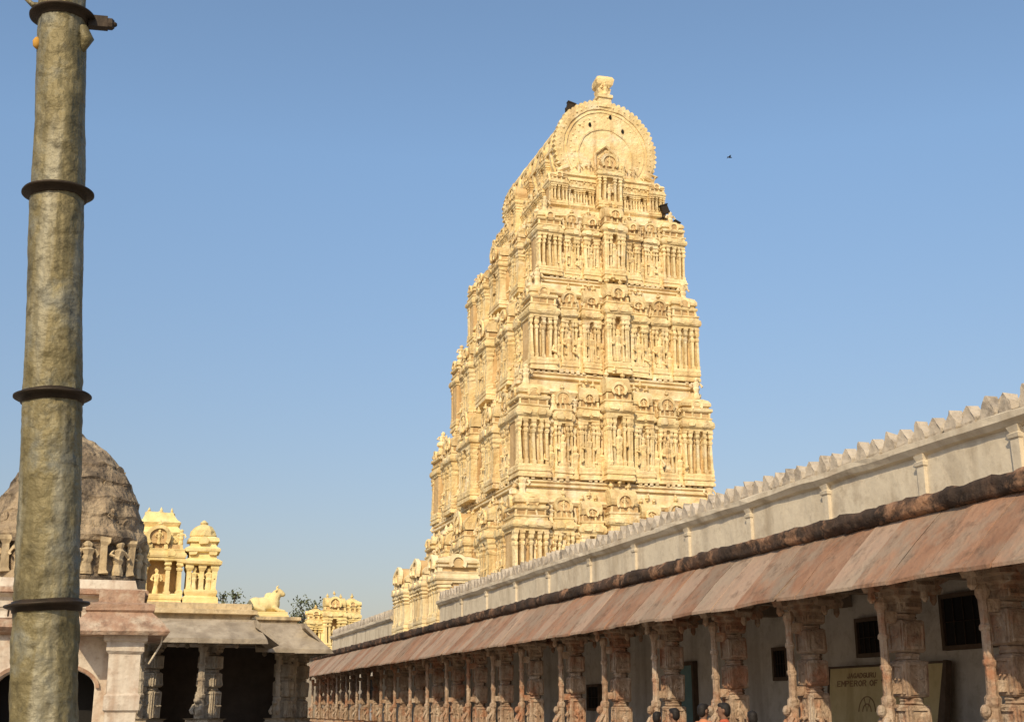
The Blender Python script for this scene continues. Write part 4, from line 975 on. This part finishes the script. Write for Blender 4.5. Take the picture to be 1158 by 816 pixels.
# ------------------------------------------------------------------ people
def person_parts():
    b = MB()
    def legs(m, e):
        for k in (-1, 1):
            m.tube([(k * .085, 0, .84), (k * .095, -.01, .46), (k * .095, .02, .09)], [.082 + e, .058 + e, .04 + e], 10)
    def torso(m, e):
        for k in (-1, 1): m.tube([(k * .05, 0, .84), (k * .045, 0, 1.0), (k * .06, 0, 1.18), (k * .06, 0, 1.3)], [.1 + e, .09 + e, .1 + e, .075 + e], 10)
        m.tube([(-.15, 0, 1.32), (.15, 0, 1.32)], [.055 + e, .055 + e], 10)
    def arm(m, e, full=True):
        for k in (-1, 1):
            p = [(k * .17, 0, 1.31), (k * .22, .02, 1.05)]; r = [.05 + e, .042 + e]
            if full: p += [(k * .23, -.05, .84)]; r += [.03 + e]
            m.tube(p, r, 9)
    legs(b, 0); torso(b, 0); arm(b, 0)
    for k in (-1, 1):
        b.tube([(k * .095, .05, .05), (k * .1, -.07, .04), (k * .105, -.15, .03)], [.045, .042, .03], 8)
        b.tube([(k * .23, -.05, .84), (k * .232, -.07, .77)], [.028, .034], 8)
        for f_ in range(4):
            y_ = -.1 + f_ * .022; L_ = (.062, .075, .07, .055)[f_]
            b.tube([(k * .23, y_, .76), (k * .228, y_ - .004, .76 - L_ * .55), (k * .215, y_ - .004, .76 - L_)], [.0095, .009, .008], 6)
        b.tube([(k * .225, -.09, .8), (k * .215, -.12, .77), (k * .212, -.128, .74)], [.012, .011, .009], 6)
    b.tube([(0, .005, 1.32), (0, -.005, 1.46)], [.055, .05], 10)
    b.ell((0, -.005, 1.545), (.073, .09, .095)); b.ell((0, -.025, 1.49), (.056, .065, .065))
    b.tube([(0, -.09, 1.55), (0, -.108, 1.515)], [.012, .016], 6)
    b.tube([(-.02, -.088, 1.475), (.02, -.088, 1.475)], [.008, .008], 6)
    for k in (-1, 1): b.ell((k * .076, .008, 1.53), (.012, .02, .032), 8, 6)
    body = remesh(b, 'body', SKIN, .009)
    s = MB(); torso(s, .014); arm(s, .016, False); s.tube([(0, .005, 1.33), (0, 0, 1.39)], [.09, .07], 10)
    shirt = remesh(s, 'shirt', SKIN, .014)
    t = MB(); legs(t, .018); t.tube([(0, 0, .82), (0, 0, .95)], [.13, .12], 12)
    tr = remesh(t, 'trousers', SKIN, .014)
    h_ = MB(); h_.ell((0, .018, 1.57), (.08, .09, .084)); h_.ell((0, .042, 1.53), (.076, .064, .09)); h_.ell((0, -.035, 1.612), (.064, .06, .036))
    hair = remesh(h_, 'hair', HAIR, .012)
    e = MB(); e.ell((0, 0, 0), (.011, .008, .008), 8, 6); eye = e.mesh('eye', DARK)
    return body, shirt, tr, hair, eye
PBODY, PSH, PTR, PHAIR, PEYE = person_parts()
TROUS = cloth('dark_trousers', (.05, .05, .06))
PTR.materials.clear(); PTR.materials.append(TROUS)
for px_, pyt, dist, rot, colr, lab in (
    (743, 803, 20.6, 130, (.45, .12, .06), 'person with dark hair, leftmost of the five in front of the arcade'),
    (762, 799, 19.4, 205, (.4, .1, .06), 'person with dark hair, second from left of the five'),
    (795, 794, 18.6, 110, (.5, .2, .1), 'tall person with dark hair in the middle of the five'),
    (818, 793, 17.6, 235, (.45, .1, .05), 'person with dark hair, second from right of the five'),
    (850, 802, 17.0, 170, (.4, .13, .07), 'person with dark hair, rightmost of the five in front of the arcade')):
    q = at_t(px_, pyt, dist); sc_ = q.z / 1.66
    o = thing('person', lab, 'person', (q.x, q.y, 0), 'people standing before the arcade', R(rot)); o.scale = (sc_,) * 3
    put('body', PBODY, o, (0, 0, 0), local=True)
    sm_ = PSH.copy(); sm_.materials.clear(); sm_.materials.append(cloth('shirt_cloth', colr)); put('shirt', sm_, o, (0, 0, 0), local=True)
    put('trousers', PTR, o, (0, 0, 0), local=True); put('hair', PHAIR, o, (0, 0, 0), local=True)
    for k in (-1, 1): put('eye', PEYE, o, (k * .03, -.088, 1.545), local=True)
q = at_t(825, 178, 60); m = MB()
m.tube([(-.14, 0, 0), (0, 0, .01), (.14, 0, 0)], [.02, .05, .02], 7)
for k in (-1, 1): m.add([(-.05, 0, .02), (.06, 0, .02), (.02, k * .14, .07), (-.03, k * .3, .03), (-.06, k * .13, .06)], [(0, 1, 2, 4), (4, 2, 3)])
tag(put('bird', m.mesh('bird', IRON), None, q), 'tiny dark bird flying in the sky right of the tower', 'bird')
